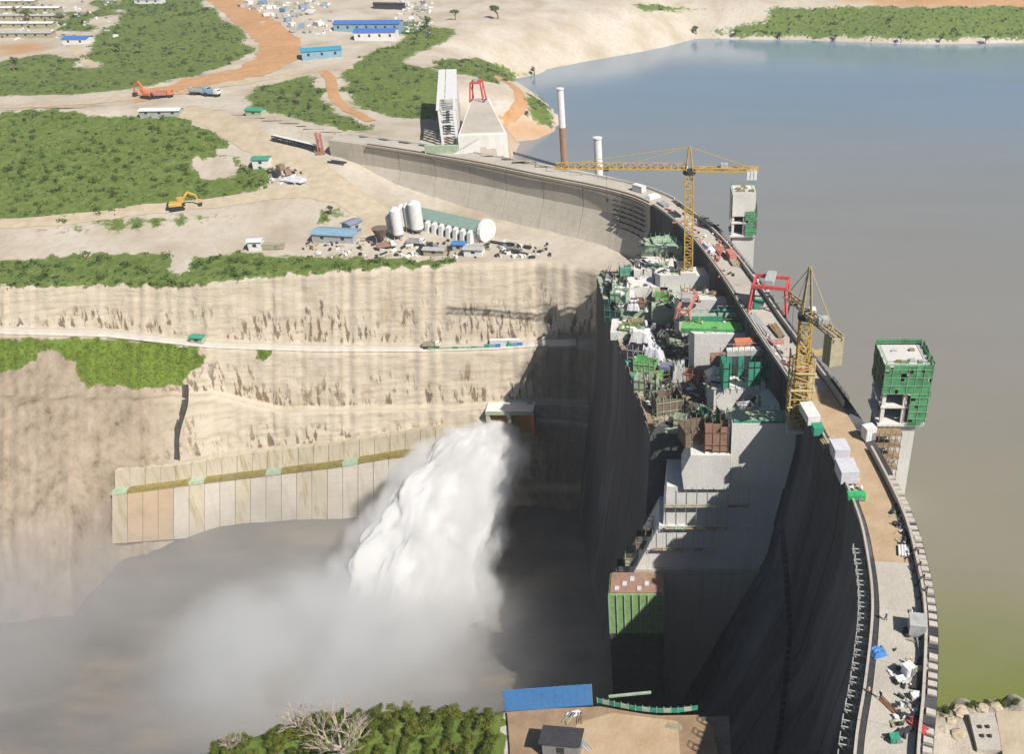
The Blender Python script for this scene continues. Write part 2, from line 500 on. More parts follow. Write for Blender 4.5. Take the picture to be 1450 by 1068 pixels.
def pxa(V):
    x, y, z = V[..., 0], V[..., 1], V[..., 2] - CAM_H
    dep = np.maximum(CP * y - SP * z, 1.0)
    return CX + FPX * x / dep, CY - FPX * (SP * y + CP * z) / dep

# ------------------------------------------------------------------ dam axis
AXIS = resample([(14, 18), (22, 45), (27.5, 68), (31.3, 84.2), (34.8, 95.5), (38.9, 111.3), (40.6, 125.3), (40.9, 139.6), (38.4, 164), (35.2, 182), (27, 218.7), (21.5, 246), (14.8, 274), (8.4, 293.6),
                 (2.5, 307.7), (-3.5, 319), (-12.5, 330), (-27.3, 341), (-47.8, 353), (-79, 372), (-120, 393), (-150, 406)], 1.0)
seg = np.linalg.norm(np.diff(AXIS, axis=0), axis=1)
ARC = np.concatenate([[0], np.cumsum(seg)])
ALEN = ARC[-1]
def ax(s):
    x, y = np.interp(s, ARC, AXIS[:, 0]), np.interp(s, ARC, AXIS[:, 1])
    a, b = max(0, s - 1.5), min(ALEN, s + 1.5)
    tx, ty = np.interp(b, ARC, AXIS[:, 0]) - np.interp(a, ARC, AXIS[:, 0]), np.interp(b, ARC, AXIS[:, 1]) - np.interp(a, ARC, AXIS[:, 1])
    l = math.hypot(tx, ty)
    return (x, y), (tx / l, ty / l)
def dam(s, off, z):
    """off > 0 towards the lake"""
    (x, y), (tx, ty) = ax(s)
    return (x + ty * off, y - tx * off, z)
def s_at_y(Y):
    return float(np.interp(Y, AXIS[:, 1], ARC))

# ------------------------------------------------------------------ far bank: benches and cut faces
us = np.arange(-200, 981, 4.0)
rowsA = {
 'A0': ([-200, 0, 150, 300, 400, 490, 560, 680, 780, 850, 905, 940, 980], [168, 158, 152, 160, 178, 197, 208, 228, 248, 262, 276, 292, 320]),
 'z0': ([-200, 400, 492, 515, 560, 980], [-0.15, -0.2, -0.4, -4, -8, -8]),
 'A1': ([-200, 0, 200, 300, 400, 480, 560, 640, 700, 780, 850, 920, 980], [242, 236, 232, 226, 216, 214, 254, 285, 306, 327, 340, 362, 390]),
 'z1': ([-200, 300, 400, 480, 560, 640, 700, 850, 980], [-11, -10, -7, -6, -14, -17.5, -20, -20, -20]),
 'A2': ([-200, 0, 200, 400, 600, 700, 780, 850, 920, 980], [345, 340, 330, 320, 330, 335, 343, 352, 374, 400]),
 'z2': ([-200, 0, 400, 700, 980], [-24, -23, -21, -21, -21]),
 'A3': ([-200, 0, 150, 300, 450, 600, 700, 760, 830, 900, 980], [413, 408, 400, 395, 385, 378, 373, 370, 378, 400, 425]),
 'z3': ([-200, 0, 300, 600, 760, 980], [-28, -28, -26, -23, -22, -22]),
 'A4': ([-200, 0, 150, 300, 450, 600, 700, 760, 830, 900, 980], [462, 465, 468, 485, 490, 492, 488, 483, 480, 500, 525]),
 'A5': ([-200, 0, 150, 300, 450, 600, 700, 760, 830, 900, 980], [471, 474, 478, 494, 499, 499, 496, 492, 490, 508, 533]),
 'A6': ([-200, 0, 150, 250, 300, 400, 500, 600, 700, 750, 830, 900, 980], [560, 560, 560, 560, 555, 580, 578, 578, 572, 568, 570, 590, 615]),
 'A7': ([-200, 0, 150, 250, 300, 400, 500, 600, 700, 750, 830, 900, 980], [566, 566, 566, 566, 561, 586, 584, 583, 577, 573, 575, 595, 620]),
 'A8': ([-200, 0, 165, 260, 345, 480, 560, 640, 750, 830, 980], [664, 664, 663, 655, 640, 625, 612, 600, 592, 600, 645]),
 'A11': ([-200, 0, 165, 300, 450, 540, 640, 750, 830, 980], [775, 768, 752, 742, 728, 718, 705, 690, 690, 725]),
}
sl1 = ([-200, 300, 980], [70, 74, 76]); sl2 = ([-200, 200, 330, 980], [42, 42, 74, 76])
sl3 = ([-200, 100, 300, 980], [40, 40, 72, 75]); sl4 = ([-200, 100, 165, 980], [40, 40, 80, 80])
def face_pt(top, u, v2, slope):
    t = (v2 - CY) / FPX; k = (CP - t * SP) / (SP + t * CP)
    s = math.tan(R(slope))
    z2 = (k * CAM_H - top[1] + top[2] / s) / (k + 1 / s)
    return P(u, v2, z2)
cols = []
for u in us:
    wob = 0.6 * math.sin(u * 0.03) + 1.3 * fbm(u * 0.09, 1.0)
    a0 = P(u, itp(rowsA['A0'], u), itp(rowsA['z0'], u))
    a1 = P(u, itp(rowsA['A1'], u), itp(rowsA['z1'], u))
    a2 = P(u, itp(rowsA['A2'], u), itp(rowsA['z2'], u))
    a3 = P(u, itp(rowsA['A3'], u) + wob, itp(rowsA['z3'], u))
    a4 = face_pt(a3, u, itp(rowsA['A4'], u), itp(sl1, u))
    a5 = P(u, itp(rowsA['A5'], u), a4[2] - 0.1)
    a6 = face_pt(a5, u, itp(rowsA['A6'], u) + wob, itp(sl2, u))
    a7 = P(u, itp(rowsA['A7'], u) + wob, a6[2])
    a8 = face_pt(a7, u, itp(rowsA['A8'], u), itp(sl3, u))
    a11 = face_pt(a8, u, itp(rowsA['A11'], u), itp(sl4, u))
    dz = a11[2] + 122
    a12 = Vector((a11[0], a11[1] - dz / math.tan(R(itp(([-200, 100, 165, 980], [62, 62, 72, 75]), u))), -122))
    cols.append([a0, a1, a2, a3, a4, a5, a6, a7, a8, a11, a12])
cols = np.array([[tuple(p) for p in c] for c in cols])           # (nu, 11, 3)
NSUB = [16, 12, 10, 12, 4, 14, 3, 12, 12, 6]
ROCK = [0, 0, 0.0, 1, 0, 1, 0.6, 1, 1, 1]
rowsV, rk, lw = [], [], []
for i, n in enumerate(NSUB):
    if i == 0:
        rowsV.append(cols[:, 0] + np.array((0, 14.0, -0.12))); rk.append(0); lw.append(0)
    for k in range(n + (1 if i == len(NSUB) - 1 else 0)):
        t = k / n
        rowsV.append(cols[:, i] * (1 - t) + cols[:, i + 1] * t)
        rk.append(ROCK[i] if k else max(ROCK[i], ROCK[i - 1] if i else 0) * 0.5)
        lw.append(t if ROCK[i] == 1 else 0)
VA = np.array(rowsV)
Rk = np.repeat(np.array(rk)[:, None], len(us), 1)
Lw = np.repeat(np.array(lw)[:, None], len(us), 1)
U, V_ = pxa(VA)
nat = np.clip((290 - U) / 90, 0, 1) * (V_ > 478)
for i in range(VA.shape[0]):
    for j in range(VA.shape[1]):
        x, y, z = VA[i, j]
        r_ = Rk[i, j]
        if 0 < i < VA.shape[0] - 1:
            d = fbm(x * 0.09, z * 0.10, y * 0.02) * (0.25 + r_ * 0.25 + nat[i, j] * 1.6)
            d += r_ * (fbm(x * 0.45, z * 0.3, 5) * 0.3 + abs(fbm(x * 0.25, z * 0.12, 15)) * 0.3)
            VA[i, j, 1] += d * (1 if r_ else 0.2)
            VA[i, j, 2] += d * 0.3 if r_ else fbm(x * 0.06, y * 0.06, 3) * 0.6
gA, bA, oA = cover(U, V_)
Rk = np.clip(Rk + nat * 0.5, 0, 1)
wet_shadeA = np.clip((U - 690) / 110, 0, 1) * np.clip((V_ - 425) / 90, 0, 1)  # spray-damp rock, also painted darker to deepen the dam's shadow
me = gridmesh('far_bank', VA, M_GROUND, dict(wet=wet_shadeA, rock=Rk, low=Lw, veg=gA, bright=bA, orange=oA, natural=nat))
far_bank = tag(link('far_bank', me), 'tan stepped far bank with rock cuts, benches and seepage streaks', 'bank', kind='structure')

# ------------------------------------------------------------------ plateau and lake shore
shore = [P(u, v, -25) for u, v in [(1700, 62), (1450, 60), (1300, 62), (1150, 56), (1060, 55), (985, 54), (940, 66), (900, 74), (840, 84), (775, 97), (757, 106), (722, 112), (732, 124), (760, 136),
                                   (792, 168), (784, 186), (760, 196), (726, 200)]]
shx = np.array([p.x for p in shore]); shy = np.array([p.y for p in shore])
lake_poly = [(p.x, p.y) for p in shore] + [(-74, 378), (-60, 371), (-30, 350), (0, 330), (40, 280), (3000, 250), (4000, 640), (4000, shore[0].y + 200)]
def seg_dist(X, Y):
    D = np.full(X.shape, 1e9)
    for i in range(len(shx) - 1):
        ax_, ay, bx, by = shx[i], shy[i], shx[i + 1], shy[i + 1]
        L2 = (bx - ax_) ** 2 + (by - ay) ** 2
        t = np.clip(((X - ax_) * (bx - ax_) + (Y - ay) * (by - ay)) / L2, 0, 1)
        D = np.minimum(D, np.hypot(X - ax_ - t * (bx - ax_), Y - ay - t * (by - ay)))
    return D
xs = np.concatenate([-800 - np.geomspace(20, 4200, 18)[::-1], np.arange(-800, 500, 5.0), 500 + np.geomspace(6, 4500, 34)])
ys = np.concatenate([np.arange(330, 1150, 5.0), 1150 + np.geomspace(6, 5000, 30)])
XX, YY = np.meshgrid(xs, ys)
ins = inpoly(XX, YY, lake_poly)
D = seg_dist(XX, YY)
def plateau_h(X, Y):
    far = np.clip((Y - 470) / 600, 0, 1.5) * 14
    return far
land = -25 + (plateau_h(XX, YY) + 25) * (1 - np.exp(-np.where(ins, 0, D) / 26.0))
nz = np.array([[fbm(x * 0.012, y * 0.012, 2) for x in xs] for y in ys])
nz2 = np.array([[fbm(x * 0.07, y * 0.07, 9) for x in xs] for y in ys])
ZZ = np.where(ins, -25 - np.minimum(D * 0.25, 12) + nz2 * 0.4, land + (nz * 2.2 + nz2 * 0.5) * np.clip(D / 40, 0, 1) + nz2 * 0.5)
# hill rim far away
ZZ += np.clip((YY - 1100) / 3000, 0, 1) * (60 + 50 * nz)
edge = np.array([(c[0][0], c[0][1]) for c in cols]); edge = edge[np.argsort(edge[:, 0])]
yl_ = np.interp(XX, edge[:, 0], edge[:, 1])
kk = np.clip((YY - yl_) / 50, 0, 1); kk = np.where(XX < -105, kk, np.where(XX < -85, kk + (1 - kk) * (XX + 105) / 20, 1))
ZZ = ZZ * kk + np.minimum(ZZ, 0.05) * 0 + 0.0 * (1 - kk)
VB = np.stack([XX, YY, ZZ], -1)
# keep only what lies behind the wing dam and the edge of the far bank sheet
ylim = np.interp(XX, edge[:, 0], edge[:, 1])
ylim = np.where(XX > -150, np.interp(XX, AXIS[::-1, 0][:-60], AXIS[::-1, 1][:-60]), ylim)
ok = YY > ylim + 0.5
keep = ok[:-1, :-1] & ok[1:, :-1] & ok[1:, 1:] & ok[:-1, 1:]
UB, VBp = pxa(VB)
gB, bB, oB = cover(UB, VBp)
off = (VBp < -8) | (UB < -205) | (UB > 1690)
gB = np.where(off & (nz + nz2 * 0.5 > -0.1), 1.0, gB)
z0 = np.zeros_like(gB)
me = gridmesh('plateau', VB, M_GROUND, dict(rock=z0, low=z0, veg=gB, bright=bB, orange=oB, natural=z0), keep)
plateau = tag(link('plateau', me), 'sandy plateau and lake shore behind the dam', 'ground', kind='structure')

# lake surface: upstream of the dam only
lp = [dam(s, 2.0, -25)[:2] for s in np.arange(0, ALEN, 6.0)] + [(-150, 420), (-150, 1300), (5000, 1700), (5000, -1500), (14, -1500)]
bm = bmesh.new()
bm.faces.new([bm.verts.new((x, y, -25)) for x, y in lp])
bmesh.ops.triangulate(bm, faces=bm.faces[:])
me = bpy.data.meshes.new('lake'); bm.to_mesh(me); bm.free()
me.materials.append(M_LAKE)
if me.polygons[0].normal.z < 0: me.flip_normals()
tag(link('lake', me), 'calm olive and blue reservoir lake', 'lake', kind='structure')

# river floor
xr = np.arange(-620, 45, 6.0); yr = np.arange(40, 330, 6.0)
XR, YR = np.meshgrid(xr, yr)
ZR = np.array([[-114 + fbm(x * 0.03, y * 0.05, 4) * 1.3 + fbm(x * 0.2, y * 0.2, 8) * 0.35 for x in xr] for y in yr])
me = gridmesh('river_floor', np.stack([XR, YR, ZR], -1), M_RIVER)
tag(link('river_floor', me), 'misty grey brown river floor below the dam', 'river', kind='structure')
# ------------------------------------------------------------------ near bank (foreground): platform, scrub edge, slope to the river, lake-side pad
nu = np.arange(-300, 1040, 12.0)
EDGE = ([-300, 150, 280, 330, 450, 560, 700, 720, 845, 930, 985, 1040], [1180, 1110, 1072, 1052, 1020, 1008, 1012, 1006, 1003, 1014, 1016, 1014])
colsN = []
for u in nu:
    e = P(u, itp(EDGE, u), -30)
    far_ = Vector((e.x - 3, e.y + 34, -122))
    mid = Vector((e.x, e.y + 5, -38))
    colsN.append([far_, mid, e, Vector((e.x, e.y - 12, -29.8)), Vector((e.x * 0.9, e.y - 40, -29)), Vector((e.x * 0.8, e.y - 90, -18)), Vector((e.x * 0.8, e.y - 400, 0))])
colsN = np.array([[tuple(p) for p in c] for c in colsN])
rowsV = []
for i, n in enumerate([14, 4, 8, 8, 6, 4]):
    for k in range(n + (1 if i == 5 else 0)):
        t = k / n
        rowsV.append(colsN[:, i] * (1 - t) + colsN[:, i + 1] * t)
VN = np.array(rowsV)
rkN = np.zeros(VN.shape[:2]); rkN[:18] = 1
for i in range(1, VN.shape[0]):
    for j in range(VN.shape[1]):
        x, y, z = VN[i, j]
        flat = z > -31 and -45 < x < 12
        VN[i, j, 2] += fbm(x * 0.12, y * 0.12, 6) * (0.12 if flat else 1.0)
        if i < 16: VN[i, j, 1] += fbm(x * 0.1, z * 0.1, 7) * 2
UN, VNp = pxa(VN)
gN = ((UN < 715 + 5 * np.sin(VNp * 0.4)) & (VN[..., 2] > -60)).astype(float)
zN = np.zeros_like(gN)
me = gridmesh('near_bank', VN, M_GROUND, dict(rock=np.maximum(rkN, (UN > 955).astype(float)), low=zN, veg=gN, bright=gN * 0.3, orange=zN, natural=rkN, wet=(UN > 955).astype(float)))  # right end painted dark as the dam's shade
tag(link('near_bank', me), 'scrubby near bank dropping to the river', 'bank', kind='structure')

def terrain_bvh():
    V, F = [], []
    for o in (far_bank, plateau, bpy.data.objects['near_bank']):
        b = len(V)
        V += [tuple(v.co) for v in o.data.vertices]
        F += [tuple(b + i for i in p.vertices) for p in o.data.polygons]
    return BVHTree.FromPolygons(V, F)
BVH = terrain_bvh()
def ground_px(u, v):
    o = Vector((0, 0, CAM_H))
    d = (P(u, v, 0) - o).normalized()
    h = BVH.ray_cast(o, d)
    return h[0] if h[0] is not None else P(u, v, 0)
def drop(x, y, zdef=0, top=100):
    h = BVH.ray_cast(Vector((x, y, top)), Vector((0, 0, -1)))
    return h[0].z if h[0] is not None else zdef
def ribbon(name, pix, width, mat, lift, label, cat='road', jit=0.25):
    pts = resample([tuple(ground_px(u, v)) for u, v in pix], 2.5)
    V = []
    for i, p in enumerate(pts):
        a, b = pts[max(i - 1, 0)], pts[min(i + 1, len(pts) - 1)]
        t = np.array([b[0] - a[0], b[1] - a[1]]); t /= np.linalg.norm(t) + 1e-9
        row = []
        for k in (-1, -0.5, 0, 0.5, 1):
            wd = width / 2 * (1 + jit * fbm(i * 0.21, k * 3.0 + width, 4))
            x, y = p[0] - t[1] * wd * k, p[1] + t[0] * wd * k
            row.append((x, y, drop(x, y, p[2]) + lift - (0.12 if abs(k) == 1 else 0)))
        V.append(row)
    me = gridmesh(name, np.array(V), mat)
    if me.polygons[0].normal.z < 0: me.flip_normals()
    return tag(link(name, me), label, cat, kind='structure')

ribbon('dirt_road', [(305, -12), (338, 12), (372, 38), (396, 62), (388, 84), (350, 102), (290, 117), (225, 132), (190, 137)], 26, M_ORANGE, 0.25, 'wide orange earth road curving down from the camp')
ribbon('dirt_road', [(-60, 152), (60, 148), (150, 142), (240, 133), (330, 118), (420, 103), (500, 94)], 11, M_TAN, 0.25, 'pale tan haul road crossing the plateau')
ribbon('dirt_road', [(456, 100), (468, 112), (472, 132), (486, 150), (524, 172)], 6, M_ORANGE, 0.25, 'narrow winding orange track in green scrub')
ribbon('dirt_road', [(705, 108), (728, 122), (738, 142), (728, 160), (700, 172)], 7, M_ORANGE, 0.25, 'orange track curving beside the intake')
ribbon('dirt_road', [(100, 62), (112, 75), (135, 96)], 6, M_TAN, 0.25, 'short tan track near the blue camp roof')
ribbon('dirt_road', [(255, 152), (310, 172), (360, 200), (430, 238), (500, 282), (535, 310), (520, 338)], 13, M_TAN, 0.25, 'tan haul road descending to the batching plant')
ribbon('dirt_road', [(-60, 322), (80, 312), (200, 297), (300, 288), (420, 272), (480, 280)], 8, M_TAN, 0.25, 'tan track along the foot of the scrub slope')
M_GRAVEL = m_road('pale_gravel', (0.56, 0.52, 0.45), (0.66, 0.62, 0.55))
br = np.array([[tuple(c[4] * (1 - t) + c[5] * t + np.array((0, 0, 0.75 - (0.5 if t in (0.02, 1.0) else 0)))) for t in (0.02, 0.1, 0.4, 0.7, 0.92, 1.0)] for c in cols[:255]])
me = gridmesh('bench_road', br, M_GRAVEL)
if me.polygons[0].normal.z < 0: me.flip_normals()
tag(link('bench_road', me), 'narrow pale road along the rock bench', 'road', kind='structure')

# brown work platform by the near abutment, and lake-side pad
def sheet(name, pix, z, mat, label, cat='ground', thick=1.2, lift=0):
    pts = [P(u, v, z)[:2] for u, v in pix]
    a = sum(pts[i][0] * pts[(i + 1) % len(pts)][1] - pts[(i + 1) % len(pts)][0] * pts[i][1] for i in range(len(pts)))
    if a < 0: pts = pts[::-1]
    return tag(MB().prism(pts, z - thick, z + lift).build(name, mat), label, cat, kind='structure')
sheet('work_platform', [(722, 1150), (722, 1060), (718, 1009), (780, 1004), (850, 1001), (925, 1014), (988, 1013), (1010, 1030), (1030, 1150)], -29.2, M_BROWN, 'brown earth work platform above the river')
sheet('earth_patch', [(818, 1024), (868, 1010), (960, 1022), (965, 1100), (850, 1150), (800, 1060)], -29.12, M_SANDY, 'paler sandy patch on the work platform', thick=0.06)
pad = np.array([(u, v) for u, v in [(1322, 1008), (1340, 1001), (1380, 998), (1420, 997), (1460, 994), (1560, 990)]], float)
V = []
for t in np.linspace(0, 1, 16):
    row = []
    for u in np.linspace(1300, 1700, 40):
        e = P(u, float(np.interp(u, pad[:, 0], pad[:, 1])), -25)
        zz = -25.6 + min(t * 14, 1) * 4.2 + fbm(u * 0.05, t * 6, 1) * (0.8 if t > 0 else 0.2)
        row.append((e.x * (1 - 0.15 * t) , e.y + 1.5 - t * 70 + (fbm(u * 0.04, 3) * 2.0), zz))
    V.append(row)
V = np.array(V); zz = np.zeros(V.shape[:2])
me = gridmesh('lake_side_ground', V, M_GROUND, dict(rock=zz, low=zz, veg=zz, bright=zz, orange=zz, natural=zz))
if me.polygons[0].normal.z < 0: me.flip_normals()
tag(link('lake_side_ground', me), 'sandy ground at the near end of the lake', 'ground', kind='structure')

# ------------------------------------------------------------------ the dam: separate monoliths with open joints
DAM = thing('arch_dam', 'curved concrete dam with dark shaded downstream face and busy crest road', 'dam', dam(s_at_y(165), 0, -114))
def local(parent, f):
    o = parent.location
    return lambda *a: tuple(np.array(f(*a)) - np.array(o))
def sweep(mb, prof, s0, s1, n=3):
    """closed profile [(off,z)] swept along the axis, ends capped"""
    i0, m = len(mb.v), len(prof)
    for k in range(n + 1):
        s = s0 + (s1 - s0) * k / n
        mb.v += [dam(s, o, z) for o, z in prof]
    for k in range(n):
        for j in range(m):
            a, b = i0 + k * m + j, i0 + k * m + (j + 1) % m
            mb.f.append((a, b, b + m, a + m))
    mb.f.append(tuple(range(i0 + m - 1, i0 - 1, -1)))
    mb.f.append(tuple(range(i0 + n * m, i0 + n * m + m)))
    return mb
S_CORNER = s_at_y(318)
def profile(down, proud):
    return [(5.5, -0.0), (5.5, -70), (6.5, -118), (-38 - proud, -118), (-10.5 - proud, -48), (-5.5 - proud, -14), (-5.5 - proud, 0)]
def face_off(z):
    return -float(np.interp(-z, [0, 14, 48, 118], [5.5, 5.5, 10.5, 38]))
smono = list(np.arange(0, S_CORNER, 15.0)) + [S_CORNER]
WING = thing('wing_dam', 'straight pale sunlit wing wall of the dam above the batching plant', 'dam', dam(S_CORNER + 60, 0, -20))
for a, b in zip(smono[:-1], smono[1:]):
    sweep(MB(), profile(0, rng.uniform(0, 0.12)), a + 0.14, b - 0.14, 6).build('monolith', M_WET_SHADE, DAM, True)
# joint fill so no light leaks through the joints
sweep(MB(), [(4.9, -0.6), (4.9, -117), (-37.3, -117), (-9.9, -48), (-4.9, -14), (-4.9, -0.6)], 0, S_CORNER, 90).build('core', M_WET_SHADE, DAM, True)
sw = list(np.linspace(S_CORNER + 0.1, ALEN, 10))
for a, b in zip(sw[:-1], sw[1:]):
    q = [(5.5, 0), (5.5, -45), (-5.5 - 0.45 * 36, -45), (-5.5, -9), (-5.5, 0)]
    pr = rng.uniform(0, 0.1)
    sweep(MB(), [(o - (pr if o < 0 else 0), z) for o, z in q], a + 0.12, b - 0.12, 4).build('monolith', M_CONC, WING, True)
sweep(MB(), [(4.9, -0.6), (4.9, -44), (-5.0 - 15, -44), (-4.9, -9.4), (-4.9, -0.6)], S_CORNER + 0.1, ALEN, 40).build('core', M_CONC, WING, True)
# crest road slabs (3 mm to 60 mm proud), by zone
zones = [(0, s_at_y(124), M_DECK), (s_at_y(124), s_at_y(146), M_SANDY), (s_at_y(146), s_at_y(184), M_SANDY), (s_at_y(184), s_at_y(262), M_DECK), (s_at_y(262), S_CORNER, M_DECK)]
for a, b, m in zones:
    n = max(1, int((b - a) / 12))
    for k in range(n):
        a1, b1 = a + (b - a) * k / n, a + (b - a) * (k + 1) / n
        sweep(MB(), [(2.9, 0.002), (2.9, 0.12), (-4.0, 0.12), (-4.0, 0.002)][::-1], a1 + 0.03, b1 - 0.03, 4).build('road_slab', m, DAM, True)
sweep(MB(), [(3.2, 0.002), (3.2, 0.12), (-4.2, 0.12), (-4.2, 0.002)][::-1], S_CORNER, ALEN, 60).build('road_slab', M_DECK, WING, True)
# lake-side parapet, walkway blocks, downstream kerb wall and dark gutter strip
a = 0.0
while a < S_CORNER - 6:
    b = min(a + 9, S_CORNER)
    if not (s_at_y(158) < a < s_at_y(176)):
        sweep(MB(), [(3.55, 0.01), (3.55, 1.55), (3.1, 1.55), (3.1, 0.01)][::-1], a + 0.05, b - 0.05, 3).build('parapet', M_DECK, DAM, True)
    sweep(MB(), [(-5.05, 0.01), (-5.05, 1.0), (-5.4, 1.0), (-5.4, 0.01)][::-1] if False else [(-5.42, 0.01), (-5.42, 1.0), (-5.0, 1.0), (-5.0, 0.01)], a + 0.05, b - 0.05, 3).build('kerb_wall', M_DECK, DAM, True)
    a = b
sweep(MB(), [(-4.85, 0.003), (-4.85, 0.03), (-4.15, 0.03), (-4.15, 0.003)], 0, s_at_y(125), 50).build('gutter_shade', C['dark'], DAM, True)  # flat dark strip painted for the shade inside an open gutter
a = s_at_y(70)
while a < s_at_y(150):
    m = MB(); h = rng.uniform(0.2, 0.75)
    sweep(m, [(4.0, 0.01), (4.0, h), (5.3, h * 0.8), (5.4, 0.01)][::-1], a, a + 1.0, 1)
    if rng.random() < 0.88: m.build('walkway_block', M_DECK, DAM, True)
    a += rng.uniform(1.5, 2.0)
# bracketed walkway frames hanging on the downstream edge
a = s_at_y(70)
while a < s_at_y(128):
    m = MB()
    for q in (0, 1.1):
        m.bar(dam(a + q, -5.6, -0.3), dam(a + q, -7.6, -0.3), 0.16); m.bar(dam(a + q, -7.6, -0.3), dam(a + q, -5.7, -2.4), 0.14)
        m.bar(dam(a + q, -7.5, -0.3), dam(a + q, -7.5, 0.9), 0.12)
    m.bar(dam(a, -7.5, 0.9), dam(a + 1.1, -7.5, 0.9), 0.13); m.bar(dam(a, -7.5, -0.3), dam(a + 1.1, -7.5, -0.3), 0.13)
    m.bar(dam(a, -6.2, -0.2), dam(a + 1.1, -6.2, -0.2), 0.3, 0.06)
    m.build('walkway_bracket', C['lgrey'], DAM, True)
    a += 2.9
# guard rail on the far part of the crest
for lo, hi, of in ((s_at_y(185), S_CORNER - 4, -4.9), (s_at_y(178), S_CORNER - 4, 5.2)):
    m = MB(); s = lo
    while s < hi:
        m.bar(dam(s, of, 0), dam(s, of, 1.2), 0.12)
        m.bar(dam(s, of, 1.2), dam(min(s + 2.5, hi), of, 1.2), 0.1); m.bar(dam(s, of, 0.65), dam(min(s + 2.5, hi), of, 0.65), 0.08)
        s += 2.5
    m.build('guard_rail', C['lgrey'], DAM, True)
# stepped gallery ledge that crosses the downstream face
m = MB()
for k in range(60):
    s = s_at_y(178) - k * 1.35; z = -34 - k * 0.95
    o = face_off(z)
    sweep(m, [(o - 1.3, z), (o + 0.8, z), (o + 0.8, z - 1.4), (o - 1.3, z - 1.4)], s - 1.35, s, 1)
m.build('gallery_stair', M_WET_SHADE, DAM, True)
# climbing-formwork brackets on the wing by the bend, two pipe rails along the wing
for i in range(5):
    s = S_CORNER + 3 + i * 4.2
    for z in np.arange(-3.0, -13, -1.9):
        o = -5.5 - max(0, 0.45 * (-9 - z))
        m = MB()
        m.bar(dam(s, o - 0.1, z), dam(s, o - 1.5, z), 0.2); m.bar(dam(s + 2.4, o - 0.1, z), dam(s + 2.4, o - 1.5, z), 0.2)
        m.bar(dam(s - 0.3, o - 1.1, z + 0.12), dam(s + 2.8, o - 1.1, z + 0.12), 0.8, 0.14)
        m.build('formwork_bracket', C['dark'], WING, True)
for of, z in ((-4.6, 0.25), (-6.0, -0.9)):
    m = MB()
    ss = np.arange(S_CORNER + 2, ALEN - 20, 5)
    for a, b in zip(ss[:-1], ss[1:]): m.bar(dam(a, of, z), dam(b, of, z), 0.5)
    m.build('pipe', C['brown'], WING, True)
m = MB(); s = S_CORNER
while s < ALEN - 4:
    sweep(m, [(5.1, 0.01), (5.1, 0.9), (4.8, 0.9), (4.8, 0.01)][::-1], s + 0.05, s + 8, 2); s += 8.1
m.build('parapet', M_NEW, WING, True)

# ------------------------------------------------------------------ spillway works on the downstream side
SPW = thing('spillway', 'unfinished concrete spillway block with piers on the downstream side', 'spillway', (5, 230, -114))
def edge_x(y):      # outer edge of the spillway mass
    return float(np.interp(y, [180, 192, 263, 300], [0.0, -3.5, -19, -26]))
# mass in bays
ysl = [193, 207, 224, 241, 258, 275, 292]
for a, b in zip(ysl[:-1], ysl[1:]):
    m = MB(); i = 0
    def ring(y):
        e = edge_x(y); xi = float(np.interp(y, AXIS[:, 1], AXIS[:, 0]))
        return [(e, y, -16), (e - 1.5, y, -19), (e - 3.0, y, -45), (e - 14, y, -117), (xi, y, -117), (xi, y, -16)]
    r0, r1 = ring(a + 0.1), ring(b - 0.1)
    m.v = r0 + r1; n = 6
    m.f = [tuple(range(n)), tuple(range(2 * n - 1, n - 1, -1))] + [((k + 1) % n, k, n + k, n + (k + 1) % n) for k in range(n)]
    m.build('mass_block', M_WET_SHADE, SPW, True)
# near training wall, stepped
def wallprof(pts, y0, y1, mat, nm='training_wall'):
    return MB().prof(pts, y0, y1).build(nm, mat, SPW, True)
wallprof([(36, -7), (14.5, -7), (14.5, -26), (36, -26)][::-1], 180.5, 186, M_NEW)
wallprof([(14.4, -15.8), (4.8, -15.8), (2.6, -21), (3.2, -26), (14.4, -26)][::-1], 180, 188, M_NEW)
wallprof([(36, -26.05), (-1, -26.05), (-2, -38), (36, -38)][::-1], 181.2, 193, M_NEW)
wallprof([(36, -38.05), (-3, -38.05), (-9, -52), (36, -52)][::-1], 180.6, 193, M_NEW)
wallprof([(36, -52.05), (-9.2, -52.05), (-14.5, -62), (-15, -117), (36, -117)][::-1], 180.0, 193, M_CONC)
# piers across the bays; each a rounded-nose block standing on the mass
def pier(y, t, x0, ztop, mat):
    xi = float(np.interp(y, AXIS[:, 1], AXIS[:, 0])) - 5.6
    n = [(x0 + t * 0.25, y), (x0, y + t * 0.35), (x0, y + t * 0.65), (x0 + t * 0.25, y + t), (xi, y + t), (xi, y)]
    return MB().prism(n[::-1] if False else n[::-1], -16.05 + 0.02, ztop).build('pier', mat, SPW, True)
def fixn(o):
    return o
for y, t, x0, zt in ((201, 6.5, 9.5, -9.5), (222, 6, 5, -4.5), (243, 6, 1, -4.0), (262, 6.5, -5, -4.5), (282, 7, -10, -8)):
    pier(y, t, x0, zt, M_NEW)
# bay sills between the piers
for a, b in ((186.1, 200.9), (207.6, 221.9), (228.1, 242.9), (249.1, 261.9), (268.6, 281.9)):
    y = (a + b) / 2; xi = float(np.interp(y, AXIS[:, 1], AXIS[:, 0])) - 5.6
    MB().prof([(xi, -9), (xi - 3, -10), (xi - 9, -14), (xi - 13, -15.96), (xi, -15.96)][::-1], a, b).build('bay_sill', M_NEW, SPW, True)
